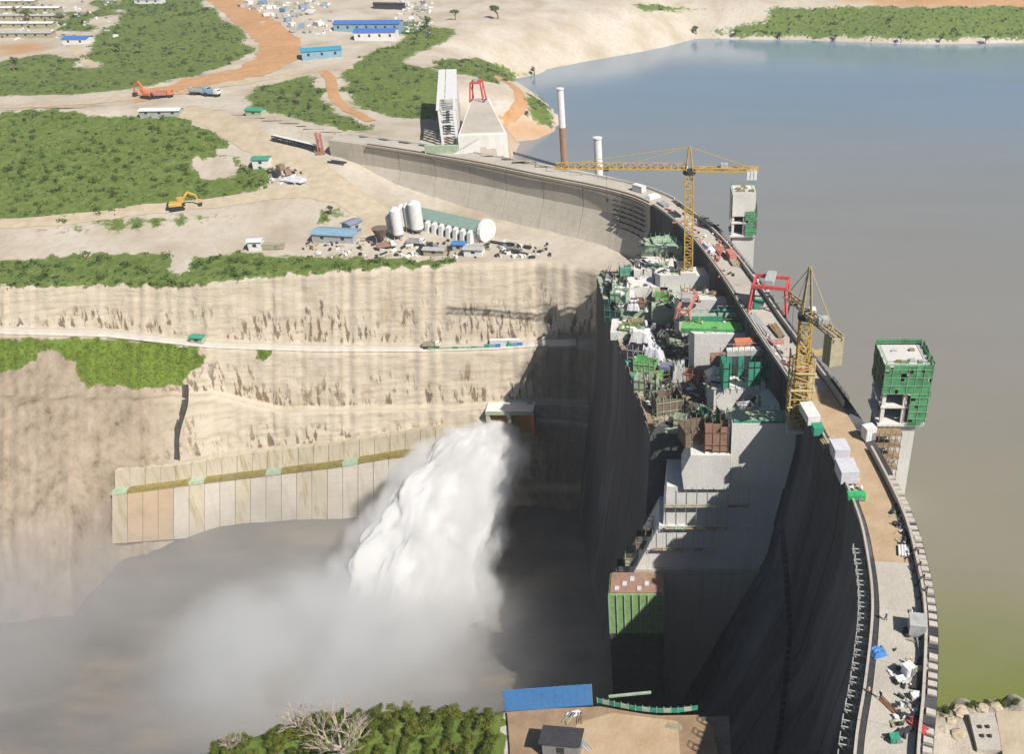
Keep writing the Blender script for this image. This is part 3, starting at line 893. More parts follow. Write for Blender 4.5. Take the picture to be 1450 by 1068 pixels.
# stepped pale blocks at the far side of the spillway
for k, (x0, x1, y0, y1, z1) in enumerate([(-17, -6, 252, 259, -11.5), (-14, -1, 262, 270, -8.5), (-19, -9, 268, 277, -10.5), (-12, 1, 272, 281, -6.8), (-10, 4, 286, 294, -4.5), (-18, -11, 240, 249, -13.2), (-5.9, 6, 250, 261.8, -9.5)]):
    MB().box(x0, x1, y0, y1, -15.9, z1).build('concrete_step', M_NEW if k % 2 else C['pgreen'], SPW, True)

# ------------------------------------------------------------------ retaining walls at the foot of the far bank
def bank_col(u):
    return [np.array([np.interp(u, us, cols[:, i, k]) for k in range(3)]) for i in range(11)]
MIDV = ([165, 345, 480, 560, 660], [689, 666, 650, 636, 624])
RET = thing('retaining_wall', 'upper streaked concrete retaining wall above the green berm', 'wall', tuple(bank_col(360)[8]))
RET2 = thing('retaining_wall', 'lower panelled concrete retaining wall at the river edge', 'wall', tuple(bank_col(360)[9]))
m_str = concrete('stained_panel', (0.62, 0.545, 0.42), (0.34, 0.25, 0.09), 0.8, False)
m_or = plain('orange_panel', (0.52, 0.39, 0.26), 0.9, 0.2, 0.12)
def wall_panel(u0, u1, t0, t1, d0, d1, nm, mat, par):
    m = MB(); c = []
    for t in (t1, t0):
        for u in (u0, u1):
            k = bank_col(u); p8, p11 = k[8], k[9]
            tm = (itp(MIDV, u) - itp(rowsA['A8'], u)) / (itp(rowsA['A11'], u) - itp(rowsA['A8'], u))
            tt = tm * t if t <= 1 else tm + (1 - tm) * (t - 1)
            c.append(p8 * (1 - tt) + p11 * tt)
    q = [(x[0], x[1] - d1, x[2]) for x in c]; r = [(x[0], x[1] + 3.0, x[2]) for x in c]
    m.quadbox([q[0], q[1], r[1], r[0], q[2], q[3], r[3], r[2]])
    return m.build(nm, mat, par, True)
uu = np.linspace(166, 640, 23)
for i in range(22):
    wall_panel(uu[i] + 0.35, uu[i + 1] - 0.35, 0.0, 0.93, 0, 1.7 + 0.15 * (i % 2), 'panel', m_str, RET)
    wall_panel(uu[i] + 0.4, uu[i + 1] - 0.4, 1.06, 2.15, 0, 3.4 + rng.uniform(0, 0.2), 'panel', m_or if i in (1, 2, 3) else (m_str if i in (0, 5, 8, 12, 13) else M_CONC), RET2)
    wall_panel(uu[i], uu[i + 1], 0.93, 1.05, 0, 3.9, 'berm_strip', C['olive'] if i % 5 else C['pgreen'], RET2)
# outlet portal of the bottom sluice
OUT = thing('outlet_portal', 'orange-lined concrete sluice outlet above the white water jet', 'outlet', (-61, 290, -82))
MB().box(-70, -52, 289.5, 297, -73.2, -72.2).build('roof_slab', M_NEW, OUT, True)
MB().box(-70, -52, 289.3, 289.48, -73.7, -72.1).build('green_edge', C['pgreen'], OUT, True)
for x in (-70, -62, -53.4): MB().box(x, x + 1.4, 289.6, 297, -84, -73.22).build('side_wall', C['orange'] if x > -60 else M_CONC, OUT, True)
MB().box(-70.5, -53, 292, 293, -84, -73.25).build('liner', plain('orange_liner', (0.55, 0.27, 0.05), 0.7), OUT, True)

# ------------------------------------------------------------------ water jet and mist
def jet_pos(t): return Vector((-64 - 27 * t, 289 - 72 * t, -79 + 5 * t - 41 * t * t))
JR = ([0, 0.05, 0.15, 0.35, 0.7, 1.0], [4.5, 11, 17, 21.5, 25.5, 29])
def jet_r(t): return float(np.interp(t, *JR))
def make_jet():
    NR, NS = 150, 120
    V = []
    for i in range(NR + 1):
        t = i / NR * 1.12
        c = jet_pos(t); rr = jet_r(min(t, 1.0)) * 0.78
        shx_ = -4.5 * min(t * 8, 1) * max(0, 1 - t)
        row = []
        for j in range(NS + 1):
            a = 2 * math.pi * j / NS; ca, sa = math.cos(a), math.sin(a)
            q = 1 + 0.34 * fbm(ca * 1.6, sa * 1.6, t * 4.0, 4) + 0.07 * fbm(ca * 9, sa * 9, t * 5 + 4, 4) * min(1, t * 4)
            row.append((c.x + shx_ + ca * q * rr, c.y + 0.25 * ca * q * rr, c.z + sa * q * rr * 0.44))
        V.append(row)
    n = NT('white_water')
    n.done((0.95, 0.95, 0.95), 1.0)
    n.b.inputs['Specular IOR Level'].default_value = 0.0
    tr = n.node('ShaderNodeBsdfTranslucent'); tr.inputs[0].default_value = (0.93, 0.93, 0.94, 1)
    mx = n.node('ShaderNodeMixShader'); mx.inputs[0].default_value = 0.45
    n.l.new(n.b.outputs[0], mx.inputs[1]); n.l.new(tr.outputs[0], mx.inputs[2])
    n.l.new(mx.outputs[0], n.n['Material Output'].inputs['Surface'])
    me = gridmesh('water_jet', np.array(V), n.m)
    o = tag(link('water_jet', me), 'white water jet plunging from the sluice outlet', 'water jet', kind='stuff')
    # graded spray round the jet: a hull filled with droplets that thin out away from the axis
    H_ = []
    for i in range(31):
        t = i / 30 * 1.15; c = jet_pos(t); rr = jet_r(min(t, 1.0)) * 1.32 + 0.6
        H_.append([(c.x - 4.5 * min(t * 8, 1) * max(0, 1 - t) + math.cos(a) * rr, c.y + 0.25 * math.cos(a) * rr, c.z + math.sin(a) * rr * 0.52) for a in np.linspace(0, 2 * math.pi, 33)[:-1]])
    m = MB(); m.v = [p for r_ in H_ for p in r_]
    for i in range(30):
        for j in range(32): m.f.append((i * 32 + j, i * 32 + (j + 1) % 32, (i + 1) * 32 + (j + 1) % 32, (i + 1) * 32 + j))
    m.f += [tuple(range(31, -1, -1)), tuple(range(30 * 32, 31 * 32))]
    mm = bpy.data.materials.new('jet_spray'); mm.use_nodes = True
    nd, lk = mm.node_tree.nodes, mm.node_tree.links; nd.remove(nd['Principled BSDF'])
    def mt(op, a, b=None, c=None):
        q = nd.new('ShaderNodeMath'); q.operation = op
        for k, v in enumerate((a, b, c)):
            if v is None: continue
            if isinstance(v, (int, float)): q.inputs[k].default_value = v
            else: lk.new(v, q.inputs[k])
        return q.outputs[0]
    ge = nd.new('ShaderNodeNewGeometry'); sp = nd.new('ShaderNodeSeparateXYZ'); lk.new(ge.outputs['Position'], sp.inputs[0])
    X, Y, Z = sp.outputs
    t = mt('DIVIDE', mt('SUBTRACT', 289.0, Y), 72.0)
    cr = nd.new('ShaderNodeFloatCurve'); cu = cr.mapping.curves[0]
    pts_ = list(zip(*JR))
    cu.points[0].location = (0, JR[1][0] / 30); cu.points[1].location = (1, JR[1][-1] / 30)
    for tt, rv in pts_[1:-1]: cu.points.new(tt, rv / 30)
    cr.mapping.update(); lk.new(t, cr.inputs['Value'])
    rad_ = mt('MULTIPLY', cr.outputs[0], 30.0)
    shf = mt('MULTIPLY', mt('MULTIPLY', mt('MINIMUM', mt('MULTIPLY', t, 8.0), 1.0), mt('MAXIMUM', mt('SUBTRACT', 1.0, t), 0.0)), -4.5)
    axx = mt('ADD', mt('MULTIPLY_ADD', t, -27.0, -64.0), shf)
    axz = mt('ADD', mt('MULTIPLY_ADD', t, 5.0, -79.0), mt('MULTIPLY', mt('MULTIPLY', t, t), -41.0))
    dx = mt('DIVIDE', mt('SUBTRACT', X, axx), rad_); dz = mt('DIVIDE', mt('SUBTRACT', Z, axz), mt('MULTIPLY', rad_, 0.44))
    q = mt('SQRT', mt('ADD', mt('MULTIPLY', dx, dx), mt('MULTIPLY', dz, dz)))
    nz_ = nd.new('ShaderNodeTexNoise'); nz_.inputs['Scale'].default_value = 0.13; nz_.inputs['Detail'].default_value = 3
    mp = nd.new('ShaderNodeMapping'); mp.inputs['Scale'].default_value = (1.0, 0.55, 0.75); lk.new(ge.outputs['Position'], mp.inputs[0]); lk.new(mp.outputs[0], nz_.inputs['Vector'])
    q2 = mt('ADD', q, mt('MULTIPLY', mt('SUBTRACT', nz_.outputs['Fac'], 0.5), 1.5))
    fall = nd.new('ShaderNodeMapRange'); fall.interpolation_type = 'SMOOTHSTEP'
    fall.inputs['From Min'].default_value = 1.22; fall.inputs['From Max'].default_value = 0.62; lk.new(q2, fall.inputs['Value'])
    edge_ = nd.new('ShaderNodeMapRange'); edge_.inputs['From Min'].default_value = 1.3; edge_.inputs['From Max'].default_value = 1.12; lk.new(q, edge_.inputs['Value'])
    pv = nd.new('ShaderNodeVolumePrincipled'); pv.inputs['Color'].default_value = (0.99, 0.99, 0.99, 1)
    lk.new(mt('MULTIPLY', mt('MULTIPLY', fall.outputs[0], edge_.outputs[0]), 0.30), pv.inputs['Density'])
    lk.new(pv.outputs[0], nd['Material Output'].inputs['Volume'])
    try: mm.cycles.volume_step_rate = 0.25
    except Exception: pass
    v = m.build('jet_spray', mm)
    tag(v, 'soft white spray feathering off the water jet', 'spray', kind='stuff')
make_jet()

def make_mist(name, centre, rad, dens, nscale, lo, hi, label, alb=(0.92, 0.935, 0.96)):
    bm = bmesh.new()
    bmesh.ops.create_icosphere(bm, subdivisions=4, radius=1.0)
    for v in bm.verts:
        v.co *= 1.0
    me = bpy.data.meshes.new(name); bm.to_mesh(me); bm.free()
    o = link(name, me); o.location = centre; o.scale = rad
    m = bpy.data.materials.new(name); m.use_nodes = True
    nt = m.node_tree; nd, lk = nt.nodes, nt.links
    nd.remove(nd['Principled BSDF'])
    pv = nd.new('ShaderNodeVolumePrincipled')
    pv.inputs['Color'].default_value = (*alb, 1)
    pv.inputs['Anisotropy'].default_value = 0.15
    tc = nd.new('ShaderNodeTexCoord'); ln = nd.new('ShaderNodeVectorMath'); ln.operation = 'LENGTH'
    lk.new(tc.outputs['Object'], ln.inputs[0])
    fall = nd.new('ShaderNodeMapRange'); fall.interpolation_type = 'SMOOTHSTEP'
    fall.inputs['From Min'].default_value = 1.0; fall.inputs['From Max'].default_value = 0.25
    lk.new(ln.outputs['Value'], fall.inputs['Value'])
    ge = nd.new('ShaderNodeNewGeometry')
    nz_ = nd.new('ShaderNodeTexNoise'); nz_.inputs['Scale'].default_value = nscale; nz_.inputs['Detail'].default_value = 3
    lk.new(ge.outputs['Position'], nz_.inputs['Vector'])
    nr = nd.new('ShaderNodeMapRange'); nr.inputs['From Min'].default_value = lo; nr.inputs['From Max'].default_value = hi
    lk.new(nz_.outputs['Fac'], nr.inputs['Value'])
    a = nd.new('ShaderNodeMath'); a.operation = 'MULTIPLY'; lk.new(fall.outputs[0], a.inputs[0]); lk.new(nr.outputs[0], a.inputs[1])
    b = nd.new('ShaderNodeMath'); b.operation = 'MULTIPLY'; lk.new(a.outputs[0], b.inputs[0]); b.inputs[1].default_value = dens
    lk.new(b.outputs[0], pv.inputs['Density'])
    lk.new(pv.outputs[0], nd['Material Output'].inputs['Volume'])
    me.materials.append(m)
    return tag(o, label, 'mist', kind='stuff')
make_mist('spray_cloud', (-100, 203, -114), (78, 50, 30), 0.06, 0.035, 0.38, 0.62, 'dense pale spray cloud where the jet lands', (0.985, 0.985, 0.99))
make_mist('spray_cloud', (-90, 212, -112), (34, 26, 22), 0.22, 0.06, 0.36, 0.6, 'brightest white spray boiling up at the foot of the jet', (0.99, 0.99, 0.99))
make_mist('spray_cloud', (-122, 206, -114), (46, 36, 32), 0.20, 0.04, 0.36, 0.6, 'bright bluish spray cloud drifting left of the jet foot', (0.975, 0.985, 0.995))
make_mist('river_mist', (-165, 205, -117), (210, 100, 54), 0.022, 0.02, 0.36, 0.66, 'thin grey mist drifting along the river floor')
make_mist('slope_mist', (-225, 222, -108), (95, 62, 40), 0.020, 0.022, 0.30, 0.62, 'grey mist veiling the foot of the brown slope at left')
# dark drainage chute down the natural slope
V = []
for k in range(26):
    t = k / 25; p = ground_px(263 - 14 * t + 3 * math.sin(t * 7), 545 + 106 * t)
    V.append([(p.x + q * 1.1, p.y - 0.35 - (0.25 if abs(q) == 1 else 0), p.z + 0.25) for q in (-1, -0.6, 0.6, 1)])
me = gridmesh('drain_chute', np.array(V), plain('dark_chute', (0.075, 0.07, 0.06), 0.6, 0.4), smooth=False)  # dark tone over the whole chute
o = link('drain_chute', me); o.modifiers.new('thick', 'SOLIDIFY').thickness = 0.3
tag(o, 'dark drainage chute running down the brown slope', 'chute')
# ------------------------------------------------------------------ tower cranes
C['cream'] = plain('cream_steel', (0.66, 0.50, 0.22))
def tower_crane(label, base, hgt, mw, jdir, jl, cl, apex, col, jcol, cage=None, cwdrop=2.5, ccol=None):
    t = thing('tower_crane', label, 'crane', base)
    zt = hgt
    jd = Vector((*jdir, 0)).normalized(); sd_ = Vector((-jd.y, jd.x, 0))
    MB().box(-mw, mw, -mw, mw, 0, 0.8).build('base_slab', M_NEW, t)
    MB().lattice((0, 0, 0.8), (0, 0, zt - 1.2), mw, mw, mw * 0.85, 0.34, 0.17, up=(0, 1, 0)).build('mast', col, t)
    MB().cyl((0, 0, zt - 1.2), (0, 0, zt), mw * 0.75, n=14).build('slewing_ring', C['dark'], t)
    MB().lattice(jd * 1.2 + Vector((0, 0, zt + 0.3)), jd * jl + Vector((0, 0, zt + 0.3)), 1.7, 1.7, 2.0, 0.26, 0.13, tri=True).build('jib', jcol, t)
    MB().lattice(-jd * 1.2 + Vector((0, 0, zt + 0.3)), -jd * cl + Vector((0, 0, zt + 0.3)), 2.0, 0.9, 2.0, 0.28, 0.12).build('counter_jib', jcol, t)
    m = MB()
    for k in range(3):
        c = -jd * (cl - 0.9 - k * 1.05) + Vector((0, 0, zt))
        s = sd_ * 1.5; d = jd * 0.45
        m.quadbox([c - s - d - Vector((0, 0, cwdrop)), c + s - d - Vector((0, 0, cwdrop)), c + s + d - Vector((0, 0, cwdrop)), c - s + d - Vector((0, 0, cwdrop)), c - s - d, c + s - d, c + s + d, c - s + d])
    m.build('counterweight', C['khaki'] if cwdrop > 3 else C['white'], t)
    m = MB(); top = Vector((0, 0, apex))
    for sx in (-1, 1):
        for sy in (-1, 1): m.bar((sx * mw * 0.4, sy * mw * 0.4, zt), top + Vector((sx * 0.2, sy * 0.2, 0)), 0.26)
    for f in (0.35, 0.65):
        q = mw * 0.4 * (1 - f); z = zt + (apex - zt) * f
        m.bar((-q, -q, z), (q, -q, z), 0.14); m.bar((q, -q, z), (q, q, z), 0.14); m.bar((q, q, z), (-q, q, z), 0.14); m.bar((-q, q, z), (-q, -q, z), 0.14)
    m.build('tower_head', jcol, t)
    for L in (jl * 0.42, jl * 0.85): MB().bar(top, jd * L + Vector((0, 0, zt + 2.0)), 0.12).build('pendant', jcol, t)
    MB().bar(top, -jd * (cl - 2) + Vector((0, 0, zt + 0.8)), 0.14).build('pendant', jcol, t)
    cb = sd_ * -(mw * 0.5 + 0.9) + jd * 1.2
    q = MB().box(cb.x - 0.8, cb.x + 0.8, cb.y - 0.9, cb.y + 0.9, zt - 1.6, zt + 0.4).build('cab', C['white'], t, bevel=0.1)
    MB().box(cb.x - 0.6, cb.x + 0.6, cb.y - 0.96, cb.y - 0.91, zt - 1.0, zt + 0.1).build('window', C['glass'], q)
    w_ = -jd * (cl * 0.5)
    MB().box(w_.x - 1.1, w_.x + 1.1, w_.y - 0.9, w_.y + 0.9, zt + 0.75, zt + 2.2).build('winch_house', C['lgrey'], t, bevel=0.1)
    if cage:
        z0, z1, cw = cage
        m = MB().lattice((0, 0, z0), (0, 0, z1), cw, cw, 2.2, 0.32, 0.17, up=(0, 1, 0))
        z = z0
        while z <= z1:
            m.box(-cw / 2 - 0.5, cw / 2 + 0.5, -cw / 2 - 0.5, -cw / 2 + 0.2, z, z + 0.12); m.box(-cw / 2 - 0.5, cw / 2 + 0.5, cw / 2 - 0.2, cw / 2 + 0.5, z, z + 0.12)
            z += 4.4
        for k in range(7):
            m.bar((cw / 2, -1 + k * 0.4, z1), (cw / 2 + 4.5 + (k % 3), -1.5 + k * 0.55, z1 + 0.6), 0.13)
        m.build('climbing_frame', ccol or col, t)
    # trolley and hook
    tp = jd * (jl * 0.62)
    tr = MB().box(tp.x - 0.8, tp.x + 0.8, tp.y - 0.7, tp.y + 0.7, zt - 0.3, zt + 0.2).build('trolley', C['dark'], t)
    m = MB().bar((tp.x, tp.y, zt - 0.3), (tp.x, tp.y, zt - 9), 0.07); m.box(tp.x - 0.3, tp.x + 0.3, tp.y - 0.2, tp.y + 0.2, zt - 10, zt - 9)
    m.build('hook_line', C['dark'], tr)
    return t
tower_crane('tall yellow tower crane with long horizontal jib over the spillway far end', (5.5, 264.5, -4.5), 33, 2.5, (-1, 0.02), 40, 20.5, 40, C['yellow'], C['yellow'])
tower_crane('tan tower crane in yellow climbing frame with hanging counterweight beside the crest', (29.6, 178.5, -7), 30, 2.5, (-0.385, 0.923), 9, 13.5, 41, C['yellow'], C['tan'], (3, 20, 5.0), 6.5, C['cream'])

# ------------------------------------------------------------------ intake towers in the lake
def intake_tower(label, base, wd, dp, hgt, nets, shaft_w):
    t = thing('intake_tower', label, 'tower', base)
    zb = -25 - base[2] - 6
    MB().prism([(0.3, 0.4), (wd * shaft_w, 0.4), (wd * shaft_w + 0.5, dp - 1), (wd * 0.5, dp + 0.8), (0.3, dp - 1)], zb, -0.02).build('shaft', M_NEW, t)
    MB().box(-0.5, wd + 0.4, -0.5, dp + 0.4, 0, 0.6).build('base_slab', M_NEW, t)
    nst = 3
    for k in range(1, nst + 1):
        z = hgt * k / nst
        MB().box(-0.2, wd, -0.2, dp, z - 0.45, z).build('floor_slab', M_NEW, t)
    for x in (0, wd * 0.48, wd - 0.8):
        for y in (0, dp - 0.8):
            MB().box(x, x + 0.8, y, y + 0.8, 0.61, hgt - 0.46).build('column', M_NEW, t)
    for x in (0.81, wd * 0.48 + 0.81):
        MB().box(x, x + wd * 0.40, dp * 0.55, dp * 0.55 + 0.3, 0.61, hgt - 0.46).build('back_wall', M_WET_SHADE, t)
    for (x0, x1, y0, y1, z0, z1, c) in nets:
        nx = MB()
        # net panels bulge slightly between scaffold bays
        along = x1 - x0 > y1 - y0
        n, h = max(3, int(max(x1 - x0, y1 - y0) / 0.8)), max(3, int((z1 - z0) / 0.9))
        g = []
        for i in range(h + 1):
            row = []
            for j in range(n + 1):
                b = 0.14 * rng.uniform(-1, 1)
                z = z0 + (z1 - z0) * i / h
                row.append((x0 + (x1 - x0) * j / n, y0 - abs(b), z) if along else (x0 + b, y0 + (y1 - y0) * j / n, z))
            g.append(row)
        me = gridmesh('safety_net', np.array(g), c, None, nrg.random((h, n)) > 0.07, smooth=False)
        pm = MB()
        for k in range(0, n + 1, 2): pm.bar(Vector(g[0][k]) - Vector((0.12, 0.16, 0)), Vector(g[-1][k]) - Vector((0.12, 0.16, -0.5)), 0.07)
        for k in range(0, h + 1, 2): pm.bar(Vector(g[k][0]) - Vector((0.12, 0.2, 0)), Vector(g[k][-1]) - Vector((0.12, 0.2, 0)), 0.07)
        pm.build('net_frame', C['pgreen'], t)
        o = link('safety_net', me, t)
        s_ = o.modifiers.new('thick', 'SOLIDIFY'); s_.thickness = 0.08
    m = MB()
    for x in (-0.1, wd - 0.1):
        for y in (-0.1, dp - 0.1): m.bar((x, y, hgt), (x, y, hgt + 1.4), 0.12)
    for a, b in (((-0.1, -0.1), (wd - 0.1, -0.1)), ((wd - 0.1, -0.1), (wd - 0.1, dp - 0.1)), ((wd - 0.1, dp - 0.1), (-0.1, dp - 0.1)), ((-0.1, dp - 0.1), (-0.1, -0.1))):
        m.bar((*a, hgt + 1.2), (*b, hgt + 1.2), 0.1); m.bar((*a, hgt + 0.6), (*b, hgt + 0.6), 0.08)
    m.build('roof_railing', C['green'], t)
    for k in range(7):
        x, y = rng.uniform(1, wd - 2), rng.uniform(1, dp - 2)
        MB().box(x, x + rng.uniform(0.6, 1.8), y, y + rng.uniform(0.5, 1.2), hgt + 0.01, hgt + rng.uniform(0.25, 0.7)).build('roof_material', rng.choice([C['wood'], C['lgrey'], C['rust']]), t)
    return t
G = C['green']
intake_tower('near intake tower wrapped in green safety nets, open columns below', (46.2, 169, 0), 9.6, 10, 15,
             [(-0.3, 9.9, -0.55, -0.5, 8.6, 15.6, G), (6.0, 9.9, -0.62, -0.57, 0.4, 8.6, G), (10.1, 10.15, -0.5, 10.3, 0.2, 16.2, G), (-0.3, 9.9, 10.5, 10.55, 8, 16.2, G), (-0.45, -0.4, -0.5, 10.3, 7.5, 15.4, plain('shaded_green_net', (0.03, 0.09, 0.05)))], 0.86)  # left net is a darker copy, painted for the shaded side
t2 = intake_tower('far white intake tower with one green net corner', (20, 283.5, 0), 7.6, 8, 15,
             [(4.6, 8.0, -0.55, -0.5, 0.4, 9, G), (8.2, 8.25, -0.5, 8.3, 0.2, 10.5, G)], 1.02)
MB().box(0.05, 7.2, -0.42, -0.22, 7.2, 14.5).build('front_wall', M_NEW, t2)
MB().box(-0.42, -0.22, 0.1, 7.6, 4, 14.5).build('side_wall', M_NEW, t2)
# rough scaffold deck against the near shaft
SC = thing('scaffold_deck', 'weathered timber scaffold clinging to the intake tower shaft', 'scaffold', (45.2, 167.5, -0.2))
for z in (0.0, -3, -6, -9):
    MB().box(-1.0, 5.5, -2.4, -0.15 + 0.9, z - 0.1, z).build('plank_deck', C['wood'], SC)
m = MB()
for x in np.arange(-0.8, 5.5, 1.2):
    m.bar((x, -2.2, -12), (x, -2.2, 0.9), 0.13); m.bar((x, 0.6, -12), (x, 0.6, 0.6), 0.13); m.bar((x, -2.2, -6), (x, 0.6, -9), 0.1)
m.build('pole_frame', C['brown'], SC)

# two white columns in the lake
for (u, v, ub, vb, Y, zs, lab) in ((793, 126, 797, 237, 442, -5, 'taller white round column rising from the lake near the shore'), (846, 196, 850, 262, 366, -9, 'shorter white round column rising from the lake behind the wing dam')):
    p = PY(u, v, Y)
    t = thing('lake_column', lab, 'column', (p.x, Y, -31))
    MB().cyl((0, 0, zs + 31), (0, 0, p.z + 31), 1.65, 1.6, 20).build('upper_shaft', C['white'], t, smooth=False)
    MB().cyl((0, 0, 0), (0, 0, zs + 31 - 0.02), 1.75, 1.7, 20).build('lower_shaft', C['mud'], t)
    MB().cyl((0, 0, p.z + 31.01), (0, 0, p.z + 31.5), 1.9, 1.9, 20).build('cap', C['white'], t)

# ------------------------------------------------------------------ power intake with its deck and long white rack house
PI = thing('power_intake', 'white concrete power intake with long rack house at the lake shore', 'intake', (-88, 400, -2))
def quadprism(a, b, c, d, z0, z1): return MB().prism([a[:2], b[:2], c[:2], d[:2]], z0, z1)
q = [P(648, 193, 5), P(718, 190, 5), P(692, 137, 5), P(668, 139, 5)]
quadprism(*q, -30, 5).build('deck_block', M_NEW, PI, True)
q2 = [P(652, 189, 5), P(714, 187, 5), P(690, 140, 5), P(669, 141, 5)]
quadprism(*q2, 5.01, 5.2).build('deck_surface', M_DECK, PI, True)
a0, b0 = np.array((-95.5, 392.0)), np.array((-112.5, 474.0))
dd = (b0 - a0) / np.linalg.norm(b0 - a0); nn = np.array((dd[1], -dd[0]))
def bay(s0, s1, w0, w1, z0, z1, nm, mat):
    pts = [a0 + dd * s0 + nn * w0, a0 + dd * s0 + nn * w1, a0 + dd * s1 + nn * w1, a0 + dd * s1 + nn * w0]
    return quadprism(*[tuple(p) for p in pts], z0, z1).build(nm, mat, PI, True)
for k in range(9):
    for w0 in (-4, 2.2):
        bay(k * 4.6, k * 4.6 + 1.0, w0, w0 + 1.0, -3, 15.2, 'column', C['white'])
    for z in (4, 9): bay(k * 4.6 + 0.2, k * 4.6 + 0.9, -3, 2.2, z, z + 0.5, 'beam', C['white'])
bay(22, 83, -4.2, -3.6, -3, 15.25, 'side_wall', M_NEW); bay(22, 83, 3.2, 3.8, -3, 15.25, 'side_wall', M_NEW)
bay(20, 84, -4.6, -1.3, 15.3, 15.8, 'roof_slab', C['white']); bay(20, 84, -0.9, 4.2, 15.3, 15.8, 'roof_slab', C['white'])
bay(0, 20, -4.6, -3.3, 15.3, 15.7, 'roof_beam', C['white']); bay(0, 20, 2.4, 3.6, 15.3, 15.7, 'roof_beam', C['white'])
for k in range(6): bay(k * 3.3, k * 3.3 + 0.5, -3.2, 2.3, 15.25, 15.6, 'cross_beam', C['lgrey'])
MB().box(-104, -90, 379.5, 381.5, 0, 3.4).build('green_fence', C['pgreen'], PI, True)
MB().prof([(0, 0), (12, 0), (12, 5.5)], -1.2, 1.2, lambda p, t_, q_: (-92 + p * 0.9 - t_ * 0.3, 379 + p * 0.25 + t_, 0.2 + q_)).build('ramp_wall', M_NEW, PI, True)

def gantry(label, loc, rz, span, dep, hgt, mat, name='gantry_crane'):
    t = thing(name, label, 'gantry', loc, rz)
    for y in (0, dep):
        f = MB().bar((0, y, hgt), (span, y, hgt), 0.75, 0.9); f.build('girder', mat, t)
        for x, dx in ((0.3, -1), (span - 0.3, 1)):
            MB().bar((x + dx * 0.9, y - 0.8 if y == 0 else y + 0.8, 0), (x, y, hgt - 0.4), 0.55).build('leg', mat, t)
    for x in (0.3, span - 0.3):
        MB().bar((x, 0.2, hgt - 0.1), (x, dep - 0.2, hgt - 0.1), 0.45).build('tie_beam', mat, t)
        m = MB().bar((x, 0.2, hgt - 0.7), (x, dep - 0.2, 0.9), 0.28); m.bar((x, dep - 0.2, hgt - 0.7), (x, 0.2, 0.9), 0.28)
        m.build('brace', mat, t)
        MB().bar((x - (0.9 if x < 1 else -0.9), -1.2, 0.35), (x - (0.9 if x < 1 else -0.9), dep + 1.2, 0.35), 0.5, 0.5).build('end_carriage', C['dark'], t)
    MB().box(span * 0.35, span * 0.62, 0.2, dep - 0.2, hgt + 0.46, hgt + 1.9).build('winch_trolley', C['lgrey'], t, bevel=0.08)
    return t
g1 = P(1062, 443, 0)
gantry('red portal gantry crane straddling the dam crest', (g1.x, g1.y, 0.12), R(-13), 9.6, 7.5, 8.0, C['red'])
g2 = P(668, 140, 5.2)
gantry('small red gantry crane on the power intake deck', (g2.x + 1, g2.y - 6, 5.2), R(-2), 5.5, 5, 9, C['red'])
t = gantry('long faded red lifting beam frame standing on the green spillway platform', (5.0, 229.5, -4.2), R(78), 12, 3.2, 3.2, C['pink'], 'lifting_frame')

# ------------------------------------------------------------------ small builders for site clutter
def container(label, loc, rz, L, W, Hh, mat, name='site_container', cat='container', group=None):
    t = thing(name, label, cat, loc, rz, group)
    b = MB().box(-L / 2, L / 2, -W / 2, W / 2, 0.15, Hh).build('body', mat, t)
    MB().box(-L / 2 - 0.05, L / 2 + 0.05, -W / 2 - 0.05, W / 2 + 0.05, Hh + 0.003, Hh + 0.12).build('roof', mat, t)
    MB().box(-L / 2 + 0.05, L / 2 - 0.05, -W / 2 + 0.05, W / 2 - 0.05, 0, 0.147).build('skid', C['dark'], t)
    n = max(2, int(L / 0.6))
    m = MB()
    for k in range(n): m.box(-L / 2 + (k + 0.3) * L / n, -L / 2 + (k + 0.7) * L / n, -W / 2 - 0.06, -W / 2 - 0.003, 0.3, Hh - 0.1)
    m.build('corrugation', mat, t)
    MB().box(L * 0.1, L * 0.1 + 0.9, -W / 2 - 0.1, -W / 2 - 0.062, 0.2, min(2.1, Hh * 0.85)).build('door', C['grey'], t)
    return t
def shed(label, loc, rz, L, W, Hh, roofm, wallm, name='shed', pitch=0.22, group=None, cat='shed'):
    t = thing(name, label, cat, loc, rz, group)
    MB().box(-L / 2, L / 2, -W / 2, W / 2, -1.5, Hh).build('wall', wallm, t)
    r = W / 2 * pitch; e = 0.5
    for s_ in (1, -1):
        pr = [(0, Hh + r + 0.03), (s_ * (W / 2 + e), Hh + 0.03 - e * pitch), (s_ * (W / 2 + e), Hh + 0.2 - e * pitch), (0, Hh + r + 0.2)]
        MB().prof(pr if s_ < 0 else pr[::-1], -L / 2 - e, L / 2 + e, lambda p, t_, q_: (t_, p, q_)).build('roof_sheet', roofm, t)
    m = MB().prof([(-W / 2, Hh), (W / 2, Hh), (0, Hh + r)], -L / 2 + 0.02, L / 2 - 0.02, lambda p, t_, q_: (t_, p, q_)); m.build('gable', wallm, t)
    nwin = max(1, int(L / 6))
    for k in range(nwin):
        x = -L / 2 + (k + 0.5) * L / nwin
        MB().box(x - 0.7, x + 0.7, -W / 2 - 0.06, -W / 2 - 0.004, Hh * 0.4, Hh * 0.75).build('window', C['glass'], t)
    return t
